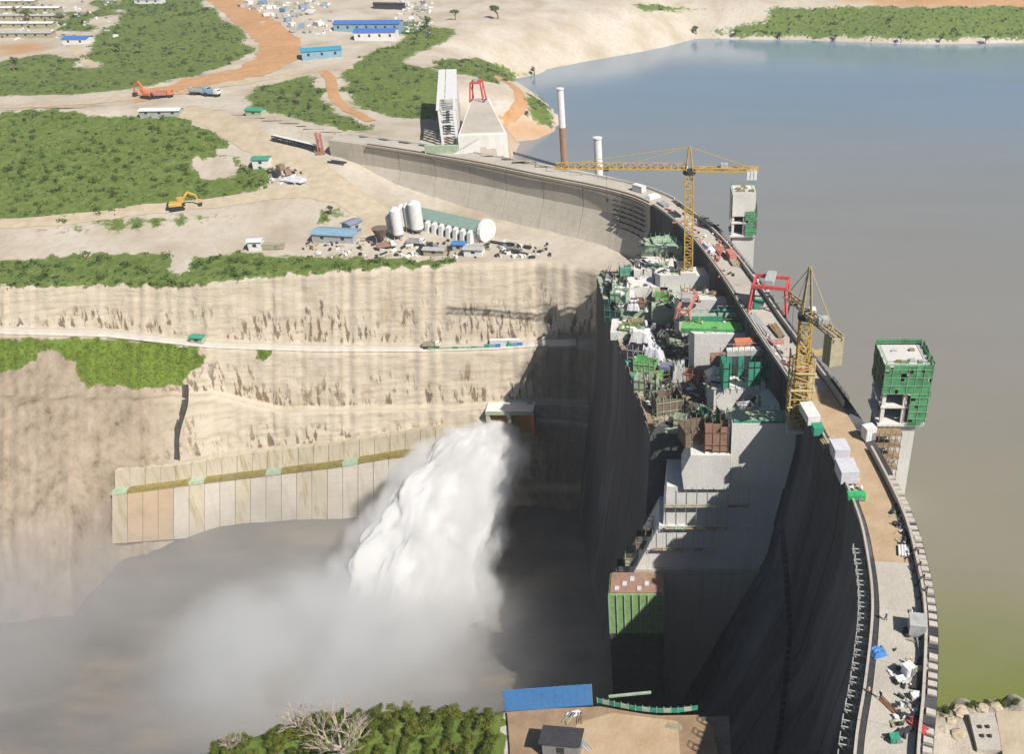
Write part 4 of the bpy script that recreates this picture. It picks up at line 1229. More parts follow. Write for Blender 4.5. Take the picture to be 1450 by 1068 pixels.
def truck(label, loc, rz, cab, bed, name='truck', group=None, scale=1.0):
    t = thing(name, label, 'truck', loc, rz, group); t.scale = (scale,) * 3
    MB().box(-3.6, 3.4, -0.9, 0.9, 0.75, 1.05).build('chassis', C['dark'], t)
    c = MB().prof([(1.7, 1.06), (3.5, 1.06), (3.5, 1.9), (3.1, 2.75), (1.7, 2.75)], -1.1, 1.1).build('cab', cab, t, bevel=0.08)
    MB().box(3.2, 3.42, -0.9, 0.9, 1.95, 2.5).build('windscreen', C['glass'], c)
    b = MB(); b.box(-3.7, 1.5, -1.2, 1.2, 1.06, 1.25); b.box(-3.7, 1.5, -1.25, -1.12, 1.26, 2.4); b.box(-3.7, 1.5, 1.12, 1.25, 1.26, 2.4); b.box(1.38, 1.5, -1.11, 1.11, 1.26, 2.6); b.box(-3.7, -3.58, -1.11, 1.11, 1.26, 2.3)
    b.build('tipper_body', bed, t)
    for x in (-2.8, -1.5, 2.4):
        for y in (-1.1, 1.1): MB().cyl((x, y - 0.18, 0.5), (x, y + 0.18, 0.5), 0.5, n=12).build('wheel', C['black'], t)
    return t
def excavator(label, loc, rz, mat, scale=1.0):
    t = thing('excavator', label, 'excavator', loc, rz); t.scale = (scale,) * 3
    for y in (-1.2, 1.2):
        MB().prof([(-2, 0.3), (-1.6, 0), (1.6, 0), (2, 0.3), (1.7, 0.9), (-1.7, 0.9)], y - 0.3, y + 0.3).build('track', C['black'], t)
    MB().box(-1.9, 1.3, -1.3, 1.3, 1.0, 2.0).build('body', mat, t, bevel=0.12)
    c = MB().box(0.2, 1.7, 0.25, 1.3, 2.01, 3.1).build('cab', mat, t, bevel=0.1)
    MB().box(1.71, 1.74, 0.4, 1.15, 2.2, 2.95).build('window', C['glass'], c)
    MB().box(-2.4, -1.91, -1.2, 1.2, 1.05, 1.9).build('counterweight', C['dark'], t)
    b = MB().bar((1.0, -0.3, 1.7), (3.4, -0.3, 4.6), 0.4, 0.6); b.bar((3.4, -0.3, 4.6), (5.2, -0.3, 3.6), 0.36, 0.5); b.build('boom', mat, t)
    a = MB().bar((5.2, -0.3, 3.8), (5.9, -0.3, 1.2), 0.3, 0.42); a.build('stick', mat, t)
    MB().prof([(5.4, 1.2), (6.4, 1.2), (6.3, 0.3), (5.6, 0.1)], -0.9, 0.3).build('bucket', C['dark'], t)
    return t
def netted_form(label, loc, rz, L, W, Hh, mat, frame=None, name='formwork_cage'):
    """open formwork cage: soldier posts, walers and cloth panels"""
    t = thing(name, label, 'formwork', loc, rz)
    frame = frame or C['wood']
    n = max(2, int(L / 1.5))
    for k in range(n):
        x0, x1 = -L / 2 + L * k / n + 0.05, -L / 2 + L * (k + 1) / n - 0.05
        for y in (-W / 2, W / 2):
            if rng.random() < 0.8: MB().box(x0, x1, y - 0.05, y + 0.05, Hh * rng.uniform(0, 0.15), Hh * rng.uniform(0.75, 1)).build('panel', mat, t)
    for x in (-L / 2, L / 2): MB().box(x - 0.05, x + 0.05, -W / 2 + 0.06, W / 2 - 0.06, 0, Hh * 0.9).build('panel', mat, t)
    m = MB()
    for k in range(n + 1):
        x = -L / 2 + L * k / n
        for y in (-W / 2 - 0.15, W / 2 + 0.15): m.bar((x, y, 0), (x, y, Hh + 0.8), 0.13)
        m.bar((x, -W / 2, Hh * 0.5), (x, W / 2, Hh * 0.5), 0.1)
    for z in (Hh * 0.33, Hh * 0.8):
        for y in (-W / 2 - 0.2, W / 2 + 0.2): m.bar((-L / 2, y, z), (L / 2, y, z), 0.14)
    m.build('frame', frame, t)
    return t
def pile(label, loc, rz, L, W, n, mat, name='timber_pile', cat='pile'):
    t = thing(name, label, cat, loc, rz)
    for k in range(n):
        lay = k // 4; j = k % 4
        l = L * rng.uniform(0.75, 1.05); y = -W / 2 + (j + 0.5) * W / 4 + rng.uniform(-0.08, 0.08)
        a = rng.uniform(-0.06, 0.06)
        m = MB().bar((-l / 2, y - a * l / 2, 0.12 + lay * 0.26), (l / 2, y + a * l / 2, 0.12 + lay * 0.26), W / 5, 0.22)
        m.build('piece', mat, t)
    return t
def tarp(label, loc, rz, L, W, Hh, mat, name='tarpaulin_cover'):
    """sheet thrown over stacked material: lumpy, hanging edges"""
    n = 12; V = []
    sx, sy = rng.uniform(0, 9), rng.uniform(0, 9)
    for i in range(n + 1):
        row = []
        for j in range(n + 1):
            a, b = i / n * 2 - 1, j / n * 2 - 1
            ed = max(abs(a), abs(b))
            z = Hh * (1 - max(0, ed - 0.72) / 0.28 * 0.95) * (0.8 + 0.35 * fbm(a * 1.6 + sx, b * 1.6 + sy))
            row.append((a * L / 2 * (1 + 0.1 * fbm(b * 2 + sx, 1)), b * W / 2 * (1 + 0.1 * fbm(a * 2 + sy, 2)), max(0.02, z)))
        V.append(row)
    me = gridmesh(name, np.array(V), mat, smooth=False)
    if me.polygons[0].normal.z < 0: me.flip_normals()
    o = link(name, me); o.location = loc; o.rotation_euler.z = rz
    s_ = o.modifiers.new('thick', 'SOLIDIFY'); s_.thickness = 0.05
    return tag(o, label, 'tarpaulin')
def platform(label, loc, rz, L, W, mat, edge, Hh=0.35, name='work_deck'):
    t = thing(name, label, 'platform', loc, rz)
    n = max(2, int(W / 0.8))
    for k in range(n):
        y0 = -W / 2 + W * k / n
        MB().box(-L / 2, L / 2, y0 + 0.02, y0 + W / n - 0.02, 0.1, Hh + (0.04 if k % 2 else 0)).build('board', mat, t)
    m = MB().box(-L / 2 - 0.12, L / 2 + 0.12, -W / 2 - 0.14, -W / 2 - 0.01, -0.9, Hh + 0.25); m.build('front_edge', edge, t)
    m = MB()
    for k in range(int(L / 2) + 1):
        x = -L / 2 + k * 2
        m.bar((x, W / 2 + 0.05, 0), (x, W / 2 + 0.05, 1.3), 0.1)
        m.bar((x, -W / 2 + 0.3, 0.1), (x, W / 2, -0.8), 0.14)
    m.bar((-L / 2, W / 2 + 0.05, 1.25), (L / 2, W / 2 + 0.05, 1.25), 0.1)
    m.build('railing', edge, t)
    return t

# ------------------------------------------------------------------ spillway clutter (each item where it stands)
def zpt(u, v, z): 
    p = P(u, v, z); return (p.x, p.y, z)
platform('green-edged deck on top of the near white training wall', (24.5, 183.3, -6.85), 0, 19, 5.0, C['pgreen'], C['teal'])
platform('long bright green deck in the middle of the spillway', (11.5, 226.0, -4.3), R(-4), 17, 5.2, C['lime'], C['green'])
platform('pale green deck on the third pier under the red lifting frame', (8.5, 232.5, -4.2), R(2), 12, 2.6, C['pgreen'], C['teal'])
platform('teal deck hung on the dam face by the bright green deck', (16.5, 233.5, -3.4), R(3), 6, 3.0, C['teal'], C['pgreen'])
platform('white slab deck behind the green formwork ring', (21.5, 208.5, -2.2), R(6), 14, 2.6, M_NEW, C['lgrey'])
# pier formwork ring, open topped, with dark green cloth
netted_form('dark green netted formwork ring on the second pier', (21.0, 203.8, -9.4), R(5), 16, 6.6, 8.2, C['teal'], C['dark'])
netted_form('small teal formwork cage at the right end of the netted ring', (27.0, 206.0, -6.5), R(5), 4.5, 4, 6.5, plain('mint_net', (0.07, 0.42, 0.27)), C['grey'])
netted_form('brown net cage on the spillway step near the white wall', (6.5, 186.5, -15.7), R(20), 8, 5, 5.0, C['brown'], C['wood'])
netted_form('large brown formwork cage at the downstream edge, half open', (-1.0, 200.5, -15.9), R(15), 7, 6, 5.5, C['brown'], C['pgreen'])
netted_form('green and brown formwork cage near the outer spillway edge', (-6.5, 211, -15.9), R(-10), 6, 5, 5, C['pgreen'], C['brown'])
netted_form('lime formwork cage at the outer edge below the white tarps', (-7.0, 221, -15.9), R(-12), 6, 4, 4.2, C['lime'], C['pgreen'])
netted_form('small dark formwork cage on the outer spillway corner', (-9.5, 228, -15.9), R(-12), 5, 4, 5, C['dark'], C['lgrey'])
netted_form('yellow green formwork cage between two white tarps', (-12.5, 242, -15.9), R(-14), 5, 4, 4.5, plain('yellow_green_net', (0.25, 0.36, 0.10)), C['pgreen'])
netted_form('dark scaffold cage at the far outer corner of the spillway', (-17.5, 254, -15.9), R(-14), 5, 4, 5, C['dark'], C['teal'])
netted_form('mint formwork cage at the far end of the spillway', (-16.0, 259, -12), R(-14), 5, 4, 4, C['pgreen'], C['teal'])
netted_form('teal cage against the dam below the yellow crane', (-2.5, 291, -8), R(10), 8, 5, 5, C['pgreen'], C['teal'])
netted_form('red rebar cage standing beside the white training wall', (11.0, 182.5, -15.7), 0, 5.5, 3.2, 7.5, C['mud'], C['rust'], 'rebar_cage')
tarp('white tarpaulin heap at the far outer corner of the spillway', (-15.3, 262, -12), R(10), 7, 5, 3.5, C['white'])
tarp('white tarpaulin block beside the green formwork, far row', (-11.5, 252.5, -11.4), R(-8), 4, 4, 3, C['lilac'])
tarp('large pale tarpaulin over stacked forms at the outer edge', (-8.5, 236, -15.9), R(-12), 7.5, 6, 6, C['white'])
tarp('lilac tarpaulin heap above the lime formwork cage', (-5.5, 227.5, -15.9), R(-12), 6.5, 5, 5, C['lilac'])
tarp('small grey tarpaulin below the green deck', (2.2, 216.5, -15.9), R(5), 4, 4, 6, C['lgrey'])
tarp('white tarpaulin on the second pier nose', (12.5, 209, -9.4), R(5), 4, 2.6, 2, C['lilac'])
container('orange container on the white slab deck', (19.5, 212.5, -4.3), R(5), 5.2, 2.6, 2.8, C['orange'])
container('blue container beside the orange one on the slab deck', (25.0, 212.8, -4.3), R(5), 3.6, 2.6, 2.8, C['blue'])
container('red-brown container at the left of the orange one', (13.0, 212.0, -8.6), R(3), 5, 2.6, 3.0, C['mud'])
container('grey container under the lime formwork cages', (0.0, 219.0, -15.9), R(-6), 6, 3, 3.2, plain('slate_paint', (0.22, 0.22, 0.33)))
for i, (x, y, z, r_, mt, lb) in enumerate([(3, 206, -15.9, 30, 'wood', 'timber pile beside the large brown cage'), (-3, 206, -15.9, -20, 'khaki', 'khaki board pile at the outer spillway edge'), (8, 194.5, -15.9, 70, 'rust', 'rusty rebar bundle in the first bay'),
        (1.2, 190.5, -15.7, 5, 'pgreen', 'pale green panel stack on the near step'), (-2, 197, -15.9, 15, 'khaki', 'pale board stack at the near outer corner'), (-11, 247, -13, 10, 'wood', 'timber pile on the pale concrete step'),
        (-6, 256, -11.3, 0, 'khaki', 'khaki boards on the pale step below the crane'), (-3, 266, -8.4, 0, 'wood', 'timber stack near the yellow crane foot'), (2, 246, -4, 5, 'lgrey', 'grey steel bundle on the fourth pier'), (-14, 249, -15.9, 5, 'pgreen', 'pale green board heap at the outer edge'),
        (14.5, 247, -3.9, 12, 'rust', 'rusty steel bundle on the pier beside the crest'), (-4, 275, -6.7, 10, 'pgreen', 'green panel stack on the upper pale step')]):
    pile(lb, (x, y, z), R(r_), rng.uniform(4, 6), rng.uniform(1.6, 2.6), rng.choice([8, 12]), C[mt])
# formwork brackets down the outer edge of the spillway mass
EDG = thing('edge_scaffold', 'row of scaffold brackets and boards along the outer spillway edge', 'scaffold', (-8, 228, -16))
for k in range(22):
    y = 194 + k * 4.2; e = edge_x(y)
    m = MB().bar((e + 0.4, y, -15.6), (e - 2.2, y, -15.6), 0.2); m.bar((e - 2.2, y, -15.6), (e - 1.4, y, -19), 0.18); m.bar((e - 2.0, y, -15.6), (e - 2.0, y, -14), 0.14)
    m.build('bracket', C['lgrey'] if k % 3 else C['wood'], EDG, True)
    e2 = edge_x(y + 4.2)
    MB().bar((e - 1.2, y + 0.1, -15.35), (e2 - 1.2, y + 4.0, -15.35), 1.5, 0.12).build('board', rng.choice([C['wood'], C['pgreen'], C['khaki'], C['teal']]), EDG, True)
    if k % 2 == 0: MB().bar((e - 2.0, y, -14.1), (e2 - 2.0, y + 4.2, -14.1), 0.12).build('rail', C['lgrey'], EDG, True)
# loose boards, rods and sheets nobody could count
def debris(name, mat, n, seed, dims, label):
    r = random.Random(seed); m = MB()
    for k in range(n):
        y = r.uniform(194, 290); e = edge_x(y); xi = float(np.interp(y, AXIS[:, 1], AXIS[:, 0])) - 7
        x = e + (xi - e) * r.random() ** 1.7 * 0.9 + 0.5
        h = DBVH.ray_cast(Vector((x, y, 6)), Vector((0, 0, -1)))
        z = (h[0].z if h[0] is not None else -16) + 0.1
        L, wd, th = [q * r.uniform(0.5, 1.4) for q in dims]; a = r.uniform(0, 6.3); tl = r.choice([0, 0, r.uniform(0, 0.7), 1.3])
        d = Vector((math.cos(a) * math.cos(tl), math.sin(a) * math.cos(tl), math.sin(tl)))
        m.bar(Vector((x, y, z)), Vector((x, y, z)) + d * L, wd, th)
    return tag(m.build(name, mat), label, 'debris', kind='stuff')
dv, df = [], []
for o in SPW.children:
    b0_ = len(dv); dv += [tuple(v.co + SPW.location) for v in o.data.vertices]; df += [tuple(b0_ + i for i in p.vertices) for p in o.data.polygons]
DBVH = BVHTree.FromPolygons(dv, df)
debris('loose_boards', C['khaki'], 260, 1, (2.6, 0.5, 0.12), 'loose pale boards scattered over the spillway works')
debris('loose_rods', C['rust'], 200, 2, (3.2, 0.12, 0.12), 'loose rusty rods scattered over the spillway works')
debris('loose_panels', C['pgreen'], 190, 3, (1.7, 1.2, 0.12), 'loose pale green panels scattered over the spillway works')
debris('loose_sheets', C['lilac'], 120, 4, (1.5, 1.1, 0.5), 'small white bundles scattered over the spillway works')
debris('loose_steel', C['dark'], 200, 5, (2.2, 0.6, 0.5), 'dark steel pieces scattered over the spillway works')
# steps with scaffolds down the training wall and the green form box
for k, (x, z) in enumerate([(-5, -44), (-7.5, -48.5), (-10.5, -54), (-13, -59)]):
    netted_form(['scaffold bracket cage high on the sloping wall edge', 'second scaffold cage down the sloping wall edge', 'third scaffold cage down the sloping wall edge', 'lowest scaffold cage just above the green form box'][k], (x, 186, z), 0, 3.2, 5, 3.2, [C['dark'], C['brown'], C['pgreen'], C['dark']][k], C['wood'])
WS = thing('wall_scaffold', 'pole scaffold with board levels in front of the stepped training wall', 'scaffold', (8, 179, -52))
for k, z in enumerate(np.arange(-31, -52, -7.0)):
    x0_ = -1.5 - 0.45 * max(0, -38 - z); x1_ = 22 - 0.6 * (-28 - z)
    for x in np.arange(x0_, x1_ - 2, 2.6): MB().box(x + 0.03, x + 2.55, 179.2, 180.1, z, z + 0.1).build('board', rng.choice([C['khaki'], C['wood'], C['pgreen'], C['khaki']]), WS, True)
    for x in np.arange(x0_, x1_, 2.6): MB().bar((x, 179.1, z), (x, 179.1, z + 6.9), 0.1).build('pole', C['lgrey'], WS, True)
    MB().bar((x0_, 179.1, z + 1.1), (x1_, 179.1, z + 1.1), 0.09).build('rail', C['lgrey'], WS, True)
bays = [('first', 190, 198), ('second', 209, 220), ('third', 229, 241), ('fourth', 250, 260), ('last', 269, 280)]
pal = [('mint', C['pgreen']), ('red', C['pink']), ('dark green', C['teal']), ('brown', C['brown']), ('white', C['lilac']), ('lime', C['lime'])]
for k in range(15):
    nm, y0_, y1_ = bays[k % 5]; side = ['outer', 'middle', 'inner'][k // 5]
    y_ = rng.uniform(y0_ + 2, y1_ - 2); e_ = edge_x(y_); xi_ = float(np.interp(y_, AXIS[:, 1], AXIS[:, 0])) - 8
    x_ = e_ + (xi_ - e_) * [0.22, 0.5, 0.8][k // 5]; cn, cm = pal[(k * 5 + k // 5) % 6]
    h_ = DBVH.ray_cast(Vector((x_, y_, 6)), Vector((0, 0, -1))); z_ = h_[0].z if h_[0] is not None else -16
    netted_form('%s formwork cage in the %s part of the %s spillway bay' % (cn, side, nm), (x_, y_, z_), R(rng.uniform(-20, 20)), rng.uniform(3, 5), rng.uniform(2, 3.5), rng.uniform(2.5, 5), cm, rng.choice([C['wood'], C['lgrey'], C['rust']]))
GB = thing('form_box', 'big green formwork box with brown top at the foot of the training wall', 'formwork', (-10, 172, -76))
gx0, gx1 = PY(862, 850, 172).x, PY(940, 850, 172).x
zt_, zb_ = PY(900, 842, 172).z, PY(900, 897, 172).z
nb = 3
for k in range(nb):
    z0_, z1_ = zb_ + (zt_ - zb_) * k / nb, zb_ + (zt_ - zb_) * (k + 1) / nb
    MB().box(gx0, gx1, 171.9, 179.8, z0_ + 0.06, z1_ - 0.06).build('form_tier', plain('pea_green_form', (0.26, 0.44, 0.17)), GB, True)
    for x in np.linspace(gx0, gx1, 8): MB().box(x - 0.12, x + 0.12, 171.55, 171.88, z0_ + 0.1, z1_ - 0.1).build('stiffener', C['pgreen'], GB, True)
MB().box(gx0 + 0.4, gx1 - 0.4, 172.3, 179.7, zt_ - 0.04, zt_ + 0.35).build('fill_top', C['mud'], GB, True)
for k in range(5): MB().box(gx0 + 1.5 + k * 1.9, gx0 + 2.6 + k * 1.9, 173 + (k % 3) * 1.7, 174.4 + (k % 3) * 1.8, zt_ + 0.36, zt_ + 0.6).build('tarp_patch', C['lilac'], GB, True)
MB().box(gx0, gx1, 172, 193, -117, zb_ - 0.02).build('footing', M_WET_SHADE, GB, True)

# ------------------------------------------------------------------ crest clutter
def crest(u, v): 
    p = P(u, v, 0.12); return (p.x, p.y, 0.13)
def crz(u, v):
    p = P(u, v, 0); (_, (tx, ty)) = ax(s_at_y(p.y)); return math.atan2(ty, tx)
container('white site cabin farther of two on the downstream crest edge', crest(1188, 646), crz(1188, 646), 4.2, 3.2, 2.8, C['lilac'], 'site_cabin')
container('white site cabin nearer of two on the downstream crest edge', crest(1198, 676), crz(1198, 676), 5.0, 3.6, 2.9, C['lilac'], 'site_cabin')
container('white flat-roofed cabin beside the yellow climbing frame', crest(1146, 592), crz(1146, 592), 6.5, 2.8, 2.2, C['white'], 'site_cabin')
container('teal box on the downstream crest edge below the climbing frame', crest(1157, 614), crz(1157, 614), 2.2, 2.2, 2.0, C['teal'], 'equipment_box', 'box')
container('bright green box on the crest in front of the white cabins', crest(1212, 707), 0, 3.4, 1.6, 1.3, plain('emerald_paint', (0.05, 0.45, 0.17)), 'equipment_box', 'box')
container('white generator box on the crest at the intake tower bridge', crest(1229, 622), R(20), 2.4, 2.2, 3.2, C['white'], 'equipment_box', 'box')
container('grey flat container on the crest near the lake parapet', crest(1297, 895), R(80), 3.0, 2.6, 2.6, C['lgrey'], 'site_container')
container('white water tank box in the crowded near part of the crest', crest(1284, 957), R(30), 1.5, 1.3, 2.2, C['white'], 'equipment_box', 'box')
container('small white box lying on the crest left of the tank', crest(1274, 966), R(15), 1.3, 0.9, 0.8, C['white'], 'equipment_box', 'box')
container('small white chest beside the lake parapet', crest(1296, 990), R(10), 1.4, 0.9, 0.9, C['white'], 'equipment_box', 'box')
container('teal bin at the bottom end of the crest road', crest(1266, 1050), R(5), 1.3, 1.1, 1.0, C['teal'], 'equipment_box', 'box')
tarp('blue tarpaulin bundle on the downstream crest edge', crest(1243, 926), R(20), 2.6, 2.0, 1.1, C['blue'])
pile('grey steel beam stack by the lake parapet', crest(1306, 925), R(85), 5.5, 1.2, 8, C['grey'], 'steel_pile')
pile('dark pipe stack on the crest near the white tank', crest(1300, 970), R(60), 3, 1.5, 8, C['dark'], 'steel_pile')
pile('red steel rod bundle by the lake parapet', crest(1299, 1030), R(-50), 3.5, 1.2, 8, C['red'], 'steel_pile')
pile('rust coloured rod pile lying on the crest road', crest(1258, 1000), R(-60), 4, 0.9, 4, C['rust'], 'steel_pile')
pile('yellow board pile between tank and parapet', crest(1300, 950), R(10), 2.4, 1.2, 8, plain('pale_yellow', (0.6, 0.58, 0.3)), 'timber_pile')
pile('white board pile at the start of the concrete road', crest(1280, 782), R(80), 3.0, 2.0, 8, C['white'], 'timber_pile')
pile('timber formwork pile between the white cabins and the teal box', crest(1170, 632), crz(1170, 632), 4.5, 2.0, 12, C['wood'])
pile('pale timber pile on the crest past the red gantry', crest(1040, 372), crz(1040, 372), 6, 3, 12, C['khaki'])
pile('brown earth-coloured timber heap by the far intake tower', crest(1012, 326), crz(1012, 326), 9, 3, 12, C['brown'])
pile('dark steel heap on the crest behind the yellow crane', crest(955, 305), crz(955, 305), 6, 3, 12, C['dark'], 'steel_pile')
pile('grey steel heap at the bend of the crest', crest(940, 290), crz(940, 290), 6, 3, 12, C['lgrey'], 'steel_pile')
container('white container at the bend of the crest', crest(905, 271), crz(905, 271) , 5, 2.4, 2.4, C['white'])
tarp('white sheet heap on the crest near the bend', crest(925, 280), 0.6, 5, 3, 1.5, C['white'])
container('red machine box on the crest beyond the gantry', crest(1035, 366), crz(1035, 366), 5, 2.2, 2.2, C['pink'], 'equipment_box', 'box')
pile('pink steel bundle along the downstream crest edge', crest(1018, 356), crz(1018, 356), 8, 2.0, 12, C['pink'], 'steel_pile')
tarp('pale sheet heap along the downstream crest edge', crest(1003, 352), 1.9, 7, 3, 1.6, C['lilac'])
container('teal box under the red gantry', crest(1073, 436), 0, 2.6, 2.2, 2.2, C['teal'], 'equipment_box', 'box')
pile('long grey pipes laid along the crest before the gantry', crest(1075, 462), crz(1075, 462), 14, 2.4, 12, C['lgrey'], 'steel_pile')
pile('brown timber stack on the crest beside the grey pipes', crest(1100, 470), crz(1100, 470), 8, 2.2, 12, C['wood'])
for u, v, u2, v2 in ((1072, 450, 1118, 520), (1066, 452, 1108, 520)):
    a_, b_ = P(u, v, 0.3), P(u2, v2, 0.3)
    tag(MB().bar(a_, b_, 0.35).build('steel_rail', C['lgrey']), 'pale steel crane rail along the crest, %s' % ('lake side' if u > 1070 else 'downstream side'), 'rail')

# timber props leaning on the lake parapet, and small litter along the crest edges
for k, v in enumerate((792, 812, 830, 848)):
    u_ = [1296, 1303, 1308, 1312][k]; p0 = Vector(crest(u_ - 12, v)); p1 = Vector(crest(u_ - 1, v - 2)) + Vector((0, 0, 2.4))
    t = thing('parapet_prop', '%s slanting prop against the lake parapet, counted from the cabins' % ['first', 'second', 'third', 'fourth'][k], 'prop', tuple(p0), group='props along the lake parapet')
    MB().bar(p0, p1, 0.16).build('strut', C['dark'], t, True)
    MB().bar(p1 - Vector((0, 0, 2.3)), p1, 0.14).build('post', C['dark'], t, True)
    MB().box(p0.x - 0.25, p0.x + 0.25, p0.y - 0.25, p0.y + 0.25, 0.125, 0.24).build('foot', C['wood'], t, True)
def crest_litter(name, mat, n, seed, spans, dims, label):
    r = random.Random(seed); m = MB()
    for k in range(n):
        y0_, y1_, o0, o1 = r.choice(spans); s_ = s_at_y(r.uniform(y0_, y1_)); p = Vector(dam(s_, r.uniform(o0, o1), 0.13))
        L, wd, th = [q * r.uniform(0.4, 1.5) for q in dims]; a = r.uniform(0, 6.3)
        m.bar(p + Vector((0, 0, th / 2)), p + Vector((math.cos(a) * L, math.sin(a) * L, th / 2 + r.choice([0, 0, 0.3]))), wd, th)
    return tag(m.build(name, mat), label, 'litter', kind='stuff')
near_sp = [(86, 112, 1.2, 2.7), (86, 112, -1.5, 2.6), (145, 165, -4.6, -2.6), (125, 140, 1.6, 2.8)]
far_sp = [(186, 230, -4.7, -2.0), (236, 312, -4.7, -1.0), (236, 312, 2.0, 4.8), (262, 312, -4.7, 4.8)]
crest_litter('crest_boards', C['khaki'], 90, 51, near_sp + far_sp, (1.6, 0.35, 0.15), 'loose boards littering the dam crest edges')
crest_litter('crest_steel', C['dark'], 110, 52, near_sp + far_sp, (1.2, 0.5, 0.45), 'dark steel bits littering the dam crest edges')
crest_litter('crest_bags', C['white'], 70, 53, near_sp[1:] + far_sp, (0.7, 0.5, 0.5), 'small white bags littering the dam crest edges')
crest_litter('crest_red_steel', C['pink'], 60, 54, far_sp, (2.6, 0.4, 0.5), 'red steel pieces littering the far dam crest')
# ------------------------------------------------------------------ batching plant and sheds on the bench
def onz(u, v, lift=0):
    p = ground_px(u, v); return (p.x, p.y, p.z + lift)
BP = thing('batching_plant', 'long white barrel-roofed batching plant with sage green roof', 'plant', onz(640, 335))
near_, far_ = Vector(onz(680, 345)), Vector(onz(588, 318))
d_ = (far_ - near_); d_.z = 0; L_ = d_.length; d_.normalize(); s_ = Vector((d_.y, -d_.x, 0))   # s_ points away from camera? fixed below
if s_.y < 0: s_ = -s_
zb = near_.z
def bpp(l, wdt, h): 
    p = near_ + d_ * l + s_ * wdt; return (p.x, p.y, zb + h)
Wd = 9.0
arc = [(0, 4.6), (Wd * 0.12, 5.4), (Wd * 0.5, 7.4), (Wd * 0.88, 5.4), (Wd, 4.6)]
body = [(0, -1)] + [(0, 4.6)] + arc[1:-1] + [(Wd, 4.6), (Wd, -1)]
def orient(m):
    me = m.mesh('tmp', None); bm_ = bmesh.new(); bm_.from_mesh(me); bmesh.ops.recalc_face_normals(bm_, faces=bm_.faces[:]); 
    m.v = [tuple(v.co) for v in bm_.verts]; m.f = [tuple(v.index for v in f.verts) for f in bm_.faces]; bm_.free(); bpy.data.meshes.remove(me); return m
orient(MB().prof(body, 1.0, L_, lambda p, t_, q_: bpp(t_, p, q_))).build('hall', C['lgrey'], BP, True)
rf = [(p - 0.15 if p < Wd / 2 else p + 0.15, q_ + 0.15) for p, q_ in arc]; rf2 = [(p, q_ + 0.02) for p, q_ in arc][::-1]
orient(MB().prof(rf + rf2, 0.9, L_ + 0.3, lambda p, t_, q_: bpp(t_, p, q_))).build('roof', C['groof'], BP, True)
oct_ = [(Wd * 0.5 + (Wd * 0.55) * math.cos(a), 3.9 + 4.6 * math.sin(a)) for a in np.linspace(0, 2 * math.pi, 17)[:-1]]
orient(MB().prof(oct_, -0.6, 0.85, lambda p, t_, q_: bpp(t_, p, q_))).build('end_wall', C['white'], BP, True)
for k in range(7):
    l = 3 + k * (L_ - 8) / 7
    orient(MB().prof([(-2.6, -1), (-0.05, -1), (-0.05, 4.9), (-1.6, 4.2)], l, l + 1.7, lambda p, t_, q_: bpp(t_, p, q_))).build('buttress', C['white'], BP, True)
for k, (u, v, r_, h_) in enumerate([(565, 338, 2.2, 13), (573, 326, 1.8, 11), (581, 327, 1.8, 11.5), (592, 330, 2.6, 13.5), (556, 334, 1.7, 9)]):
    p = Vector(onz(u, v))
    t = thing('cement_silo', ['widest white cement silo left of the long shed', 'second white cement silo in the cluster', 'third white cement silo in the cluster', 'tall white cement silo against the long shed', 'shortest white cement silo at the left end'][k], 'silo', tuple(p), group='cement silos of the batching plant')
    MB().cyl((0, 0, 2.2), (0, 0, h_ - 1.2), r_, n=18).build('barrel', C['white'], t)
    MB().cyl((0, 0, h_ - 1.19), (0, 0, h_), r_, r_ * 0.35, 18).build('top_cone', C['white'], t)
    MB().cyl((0, 0, 0.5), (0, 0, 2.19), 0.4, r_, 18).build('hopper', C['lgrey'], t)
    for a in (0.8, 2.4, 3.9, 5.5): MB().bar((r_ * 0.85 * math.cos(a), r_ * 0.85 * math.sin(a), -0.5), (r_ * 0.85 * math.cos(a), r_ * 0.85 * math.sin(a), 2.3), 0.25).build('leg', C['lgrey'], t)
p = onz(541, 345)
t = thing('aggregate_hopper', 'dark round aggregate hopper beside the silos', 'hopper', p)
MB().cyl((0, 0, 1.4), (0, 0, 6.5), 0.9, 3.2, 14).build('cone', C['brown'], t)
for a in (0.8, 2.4, 3.9, 5.5): MB().bar((2 * math.cos(a), 2 * math.sin(a), -0.4), (2 * math.cos(a), 2 * math.sin(a), 4.6), 0.25).build('leg', C['grey'], t)
shed('pale blue roofed shed left of the silos on the bench', onz(478, 338), R(-8), 17, 8, 3, C['pblue'], C['lgrey'])
shed('small grey-blue shed behind the pale blue one', onz(500, 326), R(60), 6, 5, 3.5, plain('slate_roof', (0.24, 0.28, 0.38)), C['lgrey'])
shed('tiny blue roofed cabin in front of the batching plant', onz(651, 353), R(-5), 4.5, 3.5, 2.6, C['blue'], C['lgrey'])
shed('grey roofed hut beside the blue cabin', onz(672, 360), R(-5), 7, 4, 2.6, C['lgrey'], C['white'])
shed('low grey roofed hut at the bench edge', onz(616, 360), R(-8), 8, 3, 2.2, C['lgrey'], C['khaki'])
shed('white walled hut alone at the left of the bench', onz(364, 352), R(5), 5, 4, 3.5, C['white'], C['white'])
container('white flat container by the left hut', onz(388, 352), R(3), 8, 2.6, 2.0, C['khaki'])
for k, (u, v, r_) in enumerate([(712, 346, -26), (722, 352, -24), (735, 348, -27), (728, 358, -22)]):
    pile(['dark steel bundle nearest the batching plant end', 'dark steel bundle at the bench edge', 'farthest dark steel bundle on the bench', 'lowest dark steel bundle by the bench edge'][k], onz(u, v), R(r_), 12, 1.8, 8, C['dark'] if k != 1 else C['grey'], 'steel_pile')
truck('white truck in front of the silos', onz(590, 347), R(-10), C['white'], C['lgrey'])
